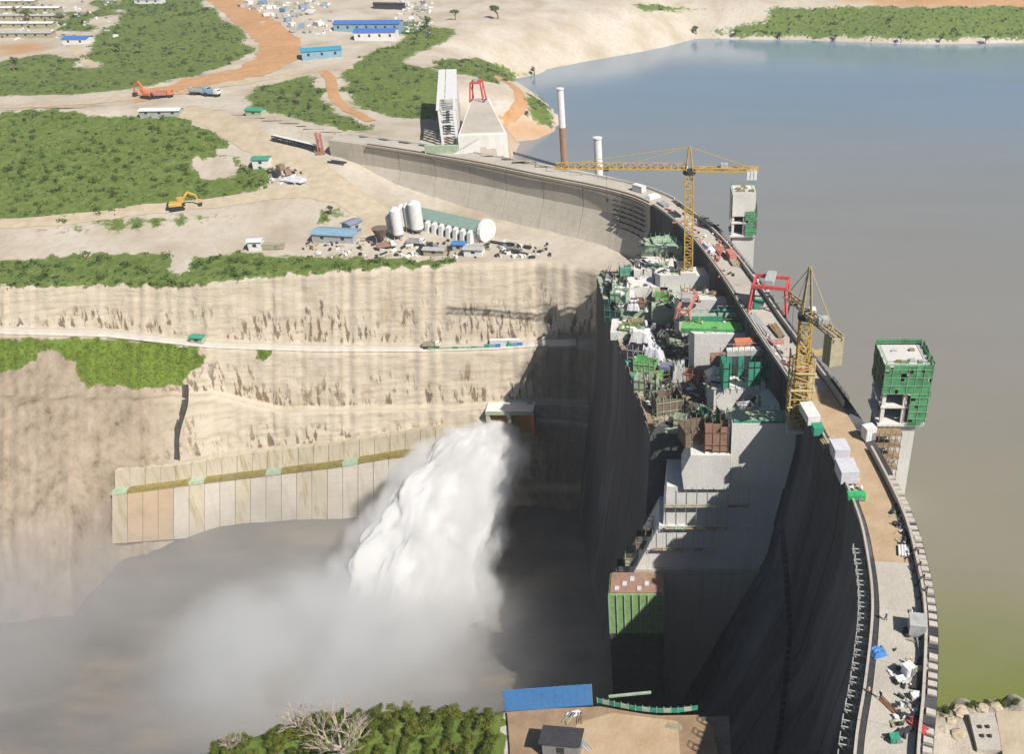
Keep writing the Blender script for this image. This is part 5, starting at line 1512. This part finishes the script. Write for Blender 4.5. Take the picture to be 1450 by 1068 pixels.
truck('grey truck left of the blue cabin', onz(608, 356), R(10), C['grey'], C['dark'])
truck('white truck among equipment left of the silos', onz(548, 352), R(20), C['white'], C['mud'])
excavator('yellow excavator at the foot of the scrub slope', onz(252, 296), R(20), C['yellow'], 1.5)
excavator('orange excavator at the plateau road junction', onz(212, 139), R(160), C['orange'], 1.7)
truck('orange tipper truck beside the orange excavator', onz(232, 138), R(10), C['orange'], C['pink'], scale=1.4)
truck('grey blue truck on the plateau road', onz(285, 134), R(-12), C['pblue'], C['lgrey'], scale=1.6)
truck('pale truck right of the grey blue truck', onz(300, 136), R(-12), C['white'], C['pblue'], scale=1.4)
shed('long white roofed shed at the scrub top edge', onz(230, 162), R(3), 19, 6, 2.5, C['white'], C['lgrey'])
shed('green roofed hut at the scrub corner', onz(372, 233), R(5), 7, 5.5, 3, C['teal'], C['white'])
shed('small green roofed hut beside the upper scrub', onz(363, 162), R(-8), 8, 5, 2.5, C['teal'], C['pgreen'])
tarp('white tarpaulin sheet on the sandy road side', onz(418, 254), R(-20), 12, 7, 1.0, C['lilac'])
for k, (u, v) in enumerate([(398, 240), (408, 247), (392, 250)]):
    container(['brown crate right of the green hut', 'brown crate beside the white sheet', 'dark crate below the green hut'][k], onz(u, v), rng.uniform(0, 3), 3, 2.4, 2.2, [C['wood'], C['mud'], C['dark']][k], 'crate', 'crate')
# conveyor line and pink mast on the haul road
t = thing('conveyor', 'dark sloping conveyor lying along the haul road', 'conveyor', onz(420, 212))
a_, b_ = Vector(onz(388, 200)), Vector(onz(450, 216))
m = MB().lattice(a_ + Vector((0, 0, 2.2)), b_ + Vector((0, 0, 2.6)), 1.8, 1.2, 2.5, 0.3, 0.16); m.build('truss', C['dark'], t, True)
MB().bar(a_ + Vector((0, 0, 3.0)), b_ + Vector((0, 0, 3.4)), 1.6, 0.2).build('belt', C['white'], t, True)
for f in (0.1, 0.35, 0.6, 0.9):
    q = a_.lerp(b_, f); MB().bar(q - Vector((0, 0, 1)), q + Vector((0, 0, 2)), 0.4).build('support', C['dark'], t, True)
t = thing('drill_mast', 'pink lattice mast at the end of the dark conveyor', 'mast', onz(455, 217))
MB().lattice((0, 0, 0), (0, 0, 9.5), 1.8, 1.8, 1.8, 0.3, 0.2, up=(0, 1, 0)).build('lattice', C['pink'], t)
MB().box(-2, 2, -1.5, 1.5, -0.4, 0.9).build('base_frame', C['mud'], t)
pile('dark steel pile beyond the pink mast', onz(478, 230), R(-20), 9, 3, 8, C['dark'], 'steel_pile')
# camp: blue sheds
shed('long bright blue shed at the back of the camp', onz(523, 42), R(2), 45, 13, 5, C['blue2'], C['pblue'], 'warehouse')
shed('bright blue shed in front of the long blue one', onz(534, 54), R(4), 27, 13, 5, C['blue2'], C['white'], 'warehouse')
shed('teal blue shed with pale roof left of the blue pair', onz(456, 80), R(22), 23, 11, 4.5, C['teal2'], C['pblue'], 'warehouse')
shed('blue roofed house at the end of the camp rows', onz(112, 61), R(2), 15, 10, 3.5, C['blue2'], C['white'], 'house')
shed('blue roofed house at the top edge of the camp', onz(213, 4), R(2), 20, 10, 3.5, C['blue2'], C['white'], 'house')
shed('dark roofed open store above the blue sheds', onz(552, 12), R(-6), 24, 5, 4, C['dark'], C['dark'], 'warehouse')
rows_c = [('back row', 6, [(20, 16), (45, 8)], 'white'), ('second row', 16, [(8, 24), (30, 18), (68, 20)], 'white'), ('third row', 27, [(10, 22), (25, 14), (63, 18), (82, 14)], 'lgrey'), ('fourth row', 38, [(12, 26), (30, 12), (62, 16)], 'white'), ('front row', 52, [(8, 26), (28, 18), (42, 12), (62, 14)], 'lgrey')]
for nm, v, items, c in rows_c:
    for k, (u, L) in enumerate(items):
        shed('%s barrack, number %s from the left in the %s of the camp' % ({'white': 'white roofed', 'lgrey': 'pale grey'}[c], ['one', 'two', 'three', 'four'][k], nm), onz(u, v), R(2), L, 6, 3, C[c], C['khaki'], 'barrack', group='camp barracks', cat='barrack')
spots = [(352, 6), (362, 14), (372, 4), (384, 12), (395, 6), (402, 16), (380, 22), (398, 24), (408, 30), (414, 38), (420, 22), (430, 12), (440, 18), (418, 44), (428, 38), (452, 36), (345, 10), (460, 8), (575, 8), (592, 12)]
for k, (u, v) in enumerate(spots):
    side = 'beside the orange road' if u < 425 else ('on the pale yard' if u < 500 else 'behind the blue sheds')
    container('%s site box %s, %s from the left there' % (['white', 'grey', 'pale blue'][k % 3], side, ['first', 'second', 'third', 'fourth', 'fifth', 'sixth', 'seventh', 'eighth', 'ninth', 'tenth', 'eleventh', 'twelfth', 'thirteenth', 'fourteenth', 'fifteenth', 'sixteenth', 'seventeenth'][sum(1 for q in spots if q[0] < u and (q[0] < 425) == (u < 425) and (q[0] < 500) == (u < 500))]),
              onz(u, v), rng.uniform(0, 3), rng.uniform(4, 8), rng.uniform(2.5, 5), rng.uniform(2, 3), [C['white'], C['lgrey'], C['pblue']][k % 3], 'site_box', 'box', 'boxes stored in the camp yard')

def yard(name, mat, n, seed, label):
    r = random.Random(seed); m = MB()
    for k in range(n):
        u = r.choice([r.uniform(345, 470), r.uniform(560, 610), r.uniform(0, 165)]); v = r.uniform(1, 50) if u > 345 else r.uniform(2, 58)
        if 345 < u < 425 and v > (u - 320) * 0.45: continue
        p = onz(u, v); a = r.uniform(0, 3); L, W_, h = r.uniform(0.8, 4), r.uniform(0.5, 1.8), r.uniform(0.3, 1.5)
        m.bar(Vector(p) + Vector((0, 0, h / 2)), Vector(p) + Vector((math.cos(a) * L, math.sin(a) * L, h / 2)), W_, h)
    return tag(m.build(name, mat), label, 'materials', kind='stuff')
yard('yard_materials', C['white'], 170, 21, 'scattered white building materials about the camp yards')
yard('yard_scrap', C['grey'], 130, 22, 'scattered grey scrap about the camp yards')
def bench_clutter(name, mat, n, seed, label):
    r = random.Random(seed); m = MB()
    for k in range(n):
        u = r.choice([r.uniform(430, 620), r.uniform(600, 780), r.uniform(380, 430)]); v = r.uniform(342, 366) if u > 430 else r.uniform(240, 262)
        p = Vector(onz(u, v)); a = r.uniform(0, 3); L, W_, h = r.uniform(0.5, 3), r.uniform(0.2, 1.2), r.uniform(0.2, 1.1)
        m.bar(p + Vector((0, 0, h / 2)), p + Vector((math.cos(a) * L, math.sin(a) * L, h / 2)), W_, h)
    return tag(m.build(name, mat), label, 'materials', kind='stuff')
bench_clutter('bench_scrap', C['dark'], 110, 31, 'dark scrap and pipes littering the plant bench')
bench_clutter('bench_materials', C['khaki'], 90, 32, 'pale building materials littering the plant bench')
bench_clutter('bench_bags', C['white'], 70, 33, 'small white bags and boxes littering the plant bench')
# banners and small huts along the bench road
def hoard(label, u0, u1, v0, v1, n, mats, hgt):
    t = thing('hoarding', label, 'fence', onz(u0, v0))
    for k in range(n):
        a_ = P(u0 + (u1 - u0) * k / n, 0, 0); 
        ua, ub = u0 + (u1 - u0) * k / n, u0 + (u1 - u0) * (k + 1) / n
        ca, cb = bank_col(ua), bank_col(ub)
        A = ca[4] * 0.15 + ca[5] * 0.85; B = cb[4] * 0.15 + cb[5] * 0.85
        m = MB(); m.quadbox([(A[0] + 0.05, A[1], A[2]), (B[0] - 0.05, B[1], B[2]), (B[0] - 0.05, B[1] + 0.12, B[2]), (A[0] + 0.05, A[1] + 0.12, A[2]), (A[0] + 0.05, A[1], A[2] + hgt), (B[0] - 0.05, B[1], B[2] + hgt), (B[0] - 0.05, B[1] + 0.12, B[2] + hgt), (A[0] + 0.05, A[1] + 0.12, A[2] + hgt)])
        m.build('panel', mats[k % len(mats)], t, True)
hoard('low green hoarding on the bench road edge', 606, 684, 496, 494, 9, [C['pgreen'], C['green'], C['pgreen']], 1.6)
hoard('blue and teal hoarding on the bench road by the shadow', 686, 748, 494, 490, 8, [C['teal'], C['pblue'], C['blue'], C['white']], 2.2)
def bench(u, f=0.45):
    c = bank_col(u); p = c[4] * (1 - f) + c[5] * f; return (p[0], p[1], p[2] + 0.75)
shed('small teal hut on the left part of the bench road', bench(282), R(-5), 4.5, 2.5, 2.4, C['teal'], C['pgreen'])
truck('white truck on the bench road', bench(612), R(2), C['white'], C['khaki'], scale=0.9)
container('long white beam crate beside the shadow on the bench', bench(715, 0.25), R(2), 11, 1.6, 1.6, C['white'])

# ------------------------------------------------------------------ foreground: fences, hut, lake-side slab
BF = thing('blue_fence', 'tall blue sheet fence at the edge of the brown platform', 'fence', zpt(778, 1008, -29.2))
A_, B_ = P(716, 1008, -29.2), P(839, 999, -29.2)
for k in range(12):
    a_, b_ = A_.lerp(B_, k / 12), A_.lerp(B_, (k + 1) / 12)
    dx = (b_ - a_).normalized(); n_ = Vector((-dx.y, dx.x, 0)) * 0.07
    m = MB().quadbox([a_ + dx * 0.008 - n_, b_ - dx * 0.008 - n_, b_ + n_, a_ + n_, a_ + dx * 0.008 - n_ + Vector((0, 0, 5.6)), b_ - dx * 0.008 - n_ + Vector((0, 0, 5.6)), b_ + n_ + Vector((0, 0, 5.6)), a_ + n_ + Vector((0, 0, 5.6))])
    m.build('sheet', C['blue'], BF, True)
for k in range(13):
    a_ = A_.lerp(B_, k / 12) + Vector((0, 0.25, 0)); MB().bar(a_ - Vector((0, 0, 0.4)), a_ + Vector((0, 0, 5.5)), 0.14).build('post', C['grey'], BF, True)
GF = thing('green_fence', 'low green net fence round the platform corner', 'fence', zpt(915, 1010, -29.2))
fp = [(846, 996), (870, 1001), (900, 1007), (930, 1010), (960, 1010), (988, 1006)]
fw = [P(u, v, -29.2) for u, v in fp]
for a_, b_ in zip(fw[:-1], fw[1:]):
    for k in range(3):
        p0, p1 = a_.lerp(b_, k / 3), a_.lerp(b_, (k + 1) / 3)
        MB().bar(p0 + Vector((0, 0, 0.65)), p1 + Vector((0, 0, 0.65)), 0.08, 1.2).build('net_panel', C['teal'] if k != 1 else C['pgreen'], GF, True)
        MB().bar(p0, p0 + Vector((0, 0, 1.6)), 0.12).build('post', C['lgrey'], GF, True)
tag(MB().bar(P(862, 987, -29.5), P(922, 981, -29.0), 0.4).build('handrail_pipe', C['pgreen']), 'pale pipe rail beyond the green net fence', 'rail')
shed('dark roofed hut on the brown platform, casting a long shadow', zpt(797, 1066, -29.2), R(-6), 6.5, 3.0, 4.2, C['dark'], C['grey'], pitch=0.05)
for k, (u, v, mt) in enumerate([(812, 1012, 'white'), (806, 1017, 'khaki'), (822, 1018, 'wood'), (830, 1058, 'lgrey'), (955, 1030, 'khaki')]):
    pile(['white board pile behind the blue fence corner', 'khaki board pile on the brown platform', 'small timber pile on the brown platform', 'grey pile beside the dark hut', 'pale board heap at the shadow edge of the platform'][k], zpt(u, v, -29.18), R(20 + 37 * k), 3, 1.2, 4, C[mt])
SL = thing('concrete_pad', 'square concrete slab with bolts at the lake-side corner', 'slab', zpt(1402, 1040, -20.6))
q = [P(1384, 1062, -20.6), P(1421, 1064, -20.6), P(1408, 1010, -20.6), P(1372, 1012, -20.6)]
quadprism(*q, -22.5, -20.5).build('slab', M_DECK, SL, True)
for fx in (0.3, 0.6):
    for fy in (0.35, 0.6):
        c = q[0].lerp(q[1], fx).lerp(q[3].lerp(q[2], fx), fy)
        MB().box(c.x - 0.25, c.x + 0.25, c.y - 0.25, c.y + 0.25, -20.49, -20.1).build('bolt_block', C['dark'], SL, True)
sheet('lake_side_slab', [(1422, 1080), (1520, 1080), (1500, 1006), (1410, 1009)], -20.45, M_TAN, 'pale concrete yard at the lake-side corner', thick=2)

# ------------------------------------------------------------------ vegetation
def leaf_cloud(centres, radii, nleaf, lsize, flat=0.75, seed=1, tints=None):
    """numpy cloud of small tilted leaf quads; returns verts, faces, tint"""
    g = np.random.default_rng(seed)
    n = len(centres)
    c = np.repeat(np.asarray(centres, float), nleaf, 0); r = np.repeat(np.asarray(radii, float), nleaf)
    N = len(c)
    d = g.normal(size=(N, 3)); d /= np.linalg.norm(d, axis=1)[:, None]
    d[:, 2] = np.abs(d[:, 2]) * 0.95 - 0.08
    lump = 0.72 + 0.38 * np.sin(d[:, 0] * 4.1 + c[:, 0]) * np.sin(d[:, 1] * 3.7 + c[:, 1])
    rad = (g.random(N) ** 0.4) * lump
    pos = c + d * (rad * r)[:, None] * np.array([1, 1, flat])
    nrm = d + g.normal(size=(N, 3)) * 0.55
    nrm /= np.linalg.norm(nrm, axis=1)[:, None]
    t1 = np.cross(nrm, g.normal(size=(N, 3))); t1 /= np.linalg.norm(t1, axis=1)[:, None]
    t2 = np.cross(nrm, t1)
    s = (lsize * r * g.uniform(0.6, 1.3, N))[:, None]
    V = np.stack([pos - t1 * s, pos - t2 * s * 0.6, pos + t1 * s, pos + t2 * s * 0.6], 1).reshape(-1, 3)
    F = np.arange(4 * N).reshape(-1, 4)
    base = g.random(n) if tints is None else np.asarray(tints)
    tint = np.clip(np.repeat(base + 0.35 * (g.random(n) - 0.5), nleaf) * 0.85 + g.random(N) * 0.4 - 0.12, 0, 1)
    return V, F, np.repeat(tint, 4)
def cloud_mesh(name, V, F, tint, mat):
    me = bpy.data.meshes.new(name)
    me.vertices.add(len(V)); me.vertices.foreach_set('co', V.astype(np.float32).ravel())
    me.loops.add(F.size); me.loops.foreach_set('vertex_index', F.astype(np.int32).ravel())
    me.polygons.add(len(F)); me.polygons.foreach_set('loop_start', np.arange(0, F.size, 4, dtype=np.int32))
    me.materials.append(mat)
    me.update(); me.validate()
    setattrs(me, tint=tint)
    return me
def sample_veg(obj, attr, n, seed, pred=None):
    me = obj.data; nv = len(me.vertices)
    co = np.empty(nv * 3, np.float32); me.vertices.foreach_get('co', co); co = co.reshape(-1, 3)
    av = np.empty(nv, np.float32); me.attributes[attr].data.foreach_get('value', av)
    li = np.empty(len(me.loops), np.int32); me.loops.foreach_get('vertex_index', li)
    q = li.reshape(-1, 4)
    A, B, Cc, D_ = co[q[:, 0]], co[q[:, 1]], co[q[:, 2]], co[q[:, 3]]
    area = 0.5 * np.linalg.norm(np.cross(Cc - A, D_ - B), axis=1)
    mask = av[q].mean(1) > 0.55
    if pred is not None: mask &= pred(A)
    wgt = area * mask
    g = np.random.default_rng(seed)
    k = g.choice(len(q), n, p=wgt / wgt.sum())
    a, b = g.random(n)[:, None], g.random(n)[:, None]
    return A[k] * (1 - a) * (1 - b) + B[k] * a * (1 - b) + Cc[k] * a * b + D_[k] * (1 - a) * b
def inview(A):
    u, v = pxa(A.astype(float)); return (u > -60) & (u < 1510) & (v > -25) & (v < 1100)
def tint_of(p, s=0.02):
    return np.array([0.5 + 0.8 * fbm(q[0] * s, q[1] * s, 5) + 0.5 * fbm(q[0] * s * 4, q[1] * s * 4, 8) for q in p])
pts = sample_veg(plateau, 'veg', 7000, 3, inview)
far = pts[:, 1] > 620
rad = nrg.uniform(0.6, 2.0, len(pts)) * np.where(nrg.random(len(pts)) < 0.06, 1.9, 1.0)
V, F, T = leaf_cloud(pts - np.array([0, 0, 0.3]), rad, 16, 0.30, 0.75, 4, tint_of(pts))
tag(link('plateau_scrub', cloud_mesh('plateau_scrub', V, F, T, M_SCRUBG)), 'dull green scrub covering patches of the plateau and far shore', 'scrub', kind='stuff')
pts = sample_veg(far_bank, 'veg', 5600, 5, lambda A: inview(A) & (A[:, 2] > -36))
rad = nrg.uniform(0.35, 1.3, len(pts)) * np.where(nrg.random(len(pts)) < 0.05, 2.3, 1.0)
V, F, T = leaf_cloud(pts - np.array([0, 0, 0.25]), rad, 16, 0.30, 0.7, 6, tint_of(pts))
tag(link('bank_scrub', cloud_mesh('bank_scrub', V, F, T, M_SCRUB)), 'green scrub on the far bank slope and bench', 'scrub', kind='stuff')
pts = sample_veg(far_bank, 'veg', 2200, 8, lambda A: inview(A) & (A[:, 2] < -36))
V, F, T = leaf_cloud(pts, nrg.uniform(0.3, 0.8, len(pts)), 12, 0.36, 0.6, 9, np.clip(tint_of(pts) + 0.35, 0, 1))
tag(link('bank_grass', cloud_mesh('bank_grass', V, F, T, m_leaf('bright_grass', [(0.0, (0.08, 0.15, 0.015)), (0.5, (0.15, 0.235, 0.025)), (1.0, (0.23, 0.28, 0.05))]))), 'bright green grass below the bench road', 'grass', kind='stuff')
pts = sample_veg(bpy.data.objects['near_bank'], 'veg', 1500, 10, inview)
V, F, T = leaf_cloud(pts, nrg.uniform(0.3, 0.9, len(pts)), 30, 0.16, 0.7, 12, tint_of(pts, 0.1))
tag(link('bank_undergrowth', cloud_mesh('bank_undergrowth', V, F, T, M_BUSH)), 'olive undergrowth on the near bank', 'undergrowth', kind='stuff')

for ob, nm, sd_, n_, pr_, mt_, lab in ((plateau, 'plateau_thicket', 14, 420, inview, M_SCRUBG, 'taller dark thickets standing out of the plateau scrub'), (far_bank, 'bank_thicket', 15, 260, lambda A: inview(A) & (A[:, 2] > -36), M_SCRUB, 'taller dark thickets standing out of the far bank scrub')):
    pts = sample_veg(ob, 'veg', n_, sd_, pr_)
    V, F, T = leaf_cloud(pts, nrg.uniform(1.2, 2.9, n_), 60, 0.16, 1.15, sd_, nrg.uniform(0, 0.55, n_))
    tag(link(nm, cloud_mesh(nm, V, F, T, mt_)), lab, 'thicket', kind='stuff')

# single trees with trunk, limbs and crown
def branch(mb, p, d, L, r, depth, r_, tips, bend=0.35, kids=3):
    q = p + d * L
    mb.cyl(p, q, r, r * 0.62, 6)
    if depth == 0:
        tips.append(q); return
    for k in range(kids):
        nd = (d + Vector((r_.uniform(-1, 1), r_.uniform(-1, 1), r_.uniform(-0.15, 0.7))) * (0.75 + bend)).normalized()
        branch(mb, p + d * L * r_.uniform(0.65, 1.0), nd, L * r_.uniform(0.62, 0.85), r * 0.58, depth - 1, r_, tips, bend, kids)
def make_tree(name, label, hgt, seed, mat, cat='tree', leafn=90, lsz=0.16, bark=None, depth=2, group=None):
    r_ = random.Random(seed)
    t = thing(name, label, cat, (0, 0, 0), 0, group)
    mb = MB(); tips = []
    branch(mb, Vector((0, 0, -0.4)), Vector((r_.uniform(-0.1, 0.1), r_.uniform(-0.1, 0.1), 1)).normalized(), hgt * 0.36, hgt * 0.05, depth, r_, tips)
    mb.build('trunk', bark or M_BARK, t)
    if mat:
        cs = [tuple(q) for q in tips]; rs = [hgt * r_.uniform(0.15, 0.26) for _ in tips]
        V, F, T = leaf_cloud(cs, rs, leafn, lsz, 0.8, seed)
        link('crown', cloud_mesh('crown', V, F, T, mat), t)
    return t
tp = [make_tree('broadleaf_tree', 'x', 9, 40 + k, M_SCRUBG, leafn=70, lsz=0.2) for k in range(3)]
tspec = [(645, 28, 0.95, 'single round green tree on the pale sand near the top'), (705, 26, 1.25, 'wide brownish tree on the pale sand near the top'), (603, 40, 1.0, 'green tree at the right end of the blue sheds'), (590, 56, 0.8, 'smaller green tree below the blue sheds'),
         (655, 95, 0.6, 'small tree behind the rack house'), (757, 106, 0.7, 'dark tree at the tip of the scrub point'), (986, 48, 0.9, 'dark tree at the corner of the far shore'), (1040, 52, 0.8, 'leftmost tree standing at the far waterline'), (1104, 57, 0.8, 'second tree at the far waterline'), (1182, 58, 0.7, 'third tree at the far waterline'),
         (1276, 60, 0.7, 'fourth tree at the far waterline'), (1330, 60, 0.7, 'fifth tree at the far waterline'), (1395, 62, 0.9, 'rightmost tree at the far waterline'), (420, 145, 0.85, 'dark tree clump in the scrub below the tan road'), (405, 140, 0.7, 'smaller dark tree left of the clump below the tan road'),
         (200, 75, 0.8, 'dark tree in the upper scrub, right one'), (170, 73, 0.7, 'dark tree in the upper scrub, left one'), (20, 100, 0.9, 'dark tree at the left edge of the upper scrub'), (38, 30, 1.1, 'grey green tree between the camp barracks'), (88, 36, 1.0, 'green tree behind the blue camp house'), (25, 22, 0.8, 'small tree between the left barracks'),
         (470, 303, 0.55, 'bushy tree on the bench left of the haul road'), (795, 166, 0.6, 'dark tree on the shore below the tall white column'), (748, 166, 0.5, 'small tree beside the orange track')]
for k, (u, v, s, lab) in enumerate(tspec):
    dup(tp[k % 3], onz(u, v), k * 1.3, lab, s * (1.15 if v < 110 else 1.0), 'trees of the plateau')
for t in tp:
    for ch in list(t.children): bpy.data.objects.remove(ch)
    bpy.data.objects.remove(t)

# foreground bushes, each its own plant
def make_bush(k):
    r_ = random.Random(90 + k)
    t = thing('bush', 'x', 'bush', (0, 0, 0), 0, 'bushes on the near bank')
    cs = [(r_.uniform(-1, 1), r_.uniform(-1, 1), r_.uniform(0.5, 1.7)) for _ in range(8)]
    V, F, T = leaf_cloud(cs, [r_.uniform(0.7, 1.25) for _ in cs], 260, 0.115, 0.85, 90 + k, [r_.uniform(0.25, 0.9) for _ in cs])
    link('foliage', cloud_mesh('foliage', V, F, T, M_BUSH), t)
    mb = MB()
    for c in cs: mb.cyl((0, 0, -0.4), c, 0.09, 0.03, 5)
    mb.build('stem', M_BARK, t)
    return t
bp = [make_bush(k) for k in range(4)]
bspec = []
r_ = random.Random(33)
for row, (v0, us_) in enumerate([(1018, range(455, 712, 24)), (1034, range(395, 715, 27)), (1052, range(330, 715, 28)), (1070, range(300, 715, 30))]):
    names = ['back', 'second', 'third', 'front'][row]
    for j, u in enumerate(us_):
        if 470 < u < 508 and row > 0: continue
        bspec.append((u + r_.uniform(-6, 6), max(v0, itp(EDGE, u) + 4) + r_.uniform(-3, 3), names, j, len(us_)))
ordn = ['first', 'second', 'third', 'fourth', 'fifth', 'sixth', 'seventh', 'eighth', 'ninth', 'tenth', 'eleventh', 'twelfth', 'thirteenth', 'fourteenth', 'fifteenth']
for k, (u, v, row, j, n) in enumerate(bspec):
    dup(bp[k % 4], onz(u, v), r_.uniform(0, 6), '%s bush from the left in the %s row of the near bank' % (ordn[j], row), r_.uniform(0.8, 1.35), 'bushes on the near bank')
for t in bp:
    for ch in list(t.children): bpy.data.objects.remove(ch)
    bpy.data.objects.remove(t)
# bare pale tree
def bare_tree(label, loc, hgt, seed, depth):
    r2 = random.Random(seed)
    t = thing('bare_tree', label, 'tree', loc)
    tr = MB(); tips = []
    tr.cyl((0, 0, -0.6), (0.15, 0, hgt * 0.3), hgt * 0.05, hgt * 0.042, 8); tr.build('trunk', M_PALEBARK, t)
    for k in range(6):
        a = k * 1.05 + r2.uniform(-0.3, 0.3)
        mb = MB(); 
        branch(mb, Vector((0.15, 0, hgt * 0.29)), Vector((math.cos(a) * 0.75, math.sin(a) * 0.75, 0.75)).normalized(), hgt * 0.30, hgt * 0.026, depth, r2, tips, 0.25, 3)
        mb.build('limb', M_PALEBARK, t)
    return t
bare_tree('large leafless pale tree among the near bank bushes', onz(487, 1078), 11, 3, 4)
bare_tree('smaller leafless pale tree left of the large one', onz(425, 1040), 6.5, 8, 3)
bare_tree('low leafless pale shrub at the left end of the bushes', onz(330, 1066), 4.5, 12, 3)

# shore shrubs at the lake-side corner
bp = make_bush(7)
for k, (u, v) in enumerate([(1340, 1006), (1352, 1002), (1375, 999), (1398, 999), (1418, 997), (1440, 996), (1330, 1012)]):
    p = P(u, v, -22)
    dup(bp, (p.x, p.y, -23), k * 1.1, '%s dark shrub along the near lake shore, counted from the dam' % ordn[[1, 2, 3, 4, 5, 6, 0][k]], 0.75, 'shrubs on the near lake shore')
for ch in list(bp.children): bpy.data.objects.remove(ch)
bpy.data.objects.remove(bp)
# boulders on the near shore
for k, (u, v) in enumerate([(1362, 1008), (1392, 1003), (1348, 1020), (1410, 1001), (1336, 1034), (1358, 1040)]):
    bm = bmesh.new(); bmesh.ops.create_icosphere(bm, subdivisions=3, radius=1)
    for v_ in bm.verts:
        v_.co *= 1 + 0.35 * fbm(v_.co.x * 1.3 + k * 5, v_.co.y * 1.3, v_.co.z * 1.3)
        v_.co.z *= 0.38
    me = bpy.data.meshes.new('boulder'); bm.to_mesh(me); bm.free(); me.materials.append(M_TAN)
    o = link('boulder', me); p = P(u, v, -21.5); o.location = (p.x, p.y, -21.6); o.scale = (rng.uniform(0.8, 1.6),) * 3
    tag(o, '%s pale boulder on the near lake shore' % ['middle round', 'farther', 'dam-side', 'far right', 'lowest dam-side', 'lower middle'][k], 'boulder', 'boulders on the near shore')

# ------------------------------------------------------------------ workers on the crest
def person(label, loc, rz, top, legs, walk=0.2):
    t = thing('person', label, 'person', loc, rz)
    def skin(nm, V, E, Rr, mat):
        me = bpy.data.meshes.new(nm); me.from_pydata(V, E, []); me.materials.append(mat)
        o = link(nm, me, t)
        o.modifiers.new('skin', 'SKIN'); o.modifiers.new('sub', 'SUBSURF').levels = 1
        for i, r0 in enumerate(Rr):
            me.skin_vertices[0].data[i].radius = (r0, r0)
        me.skin_vertices[0].data[0].use_root = True
        return o
    V = [(0, 0, 0.95), (0, 0, 1.2), (0, 0, 1.42), (0, 0, 1.5), (0, 0.02, 1.62), (0, 0.03, 1.72), (-0.2, 0, 1.4), (-0.27, 0.03, 1.12), (-0.25, 0.12, 0.88), (0.2, 0, 1.4), (0.28, -0.02, 1.12), (0.26, 0.1, 0.9),
         (-0.1, 0, 0.9), (-0.11, walk, 0.5), (-0.11, walk * 0.8, 0.06), (-0.11, walk * 0.8 + 0.14, 0.04), (0.1, 0, 0.9), (0.11, -walk * 0.3, 0.5), (0.11, -walk, 0.06), (0.11, -walk + 0.14, 0.04)]
    E = [(0, 1), (1, 2), (2, 3), (3, 4), (4, 5), (2, 6), (6, 7), (7, 8), (2, 9), (9, 10), (10, 11), (0, 12), (12, 13), (13, 14), (14, 15), (0, 16), (16, 17), (17, 18), (18, 19)]
    Rr = [0.15, 0.15, 0.16, 0.06, 0.105, 0.09, 0.075, 0.06, 0.045, 0.075, 0.06, 0.045, 0.1, 0.075, 0.055, 0.05, 0.1, 0.075, 0.055, 0.05]
    skin('body', V, E, Rr, legs)
    skin('jacket', [(0, 0, 1.0), (0, 0, 1.22), (0, 0, 1.44), (-0.2, 0, 1.41), (-0.27, 0.03, 1.14), (0.2, 0, 1.41), (0.28, -0.02, 1.14)], [(0, 1), (1, 2), (2, 3), (3, 4), (2, 5), (5, 6)], [0.18, 0.18, 0.18, 0.095, 0.075, 0.095, 0.075], top)
    MB().cyl((0, 0.02, 1.66), (0, 0.02, 1.84), 0.15, 0.08, 10).build('helmet', C['white'], t)
    return t
for u, v, rz, top, legs, lab in ((1229, 986, 0.4, C['hivis'], C['navy'], 'worker in orange vest nearest the downstream kerb'), (1246, 990, 2.0, C['navy'], C['navy'], 'worker in dark clothes walking on the crest road'), (1254, 879, 1.0, C['dark'], C['navy'], 'lone worker in dark clothes on the pale concrete road'),
                                 (1283, 1002, 3.0, C['lgrey'], C['navy'], 'worker in pale jacket by the white chest'), (1288, 943, 0.2, C['hivis'], C['dark'], 'worker in orange vest behind the white tank')):
    person(lab, crest(u, v), rz, top, legs)

# ------------------------------------------------------------------ thin air between the camera and the far land
def haze():
    b = MB().box(-1400, 1700, -60, 1350, -124, 112)
    o = b.build('haze', None)
    m = bpy.data.materials.new('haze'); m.use_nodes = True
    nd = m.node_tree.nodes; nd.remove(nd['Principled BSDF'])
    pv = nd.new('ShaderNodeVolumePrincipled'); pv.inputs['Color'].default_value = (0.86, 0.91, 1.0, 1); pv.inputs['Density'].default_value = 0.00011
    m.node_tree.links.new(pv.outputs[0], nd['Material Output'].inputs['Volume'])
    o.data.materials.append(m)
    return tag(o, 'thin pale haze in the air over the whole site', 'haze', kind='stuff')
HAZE = True
if HAZE: haze()
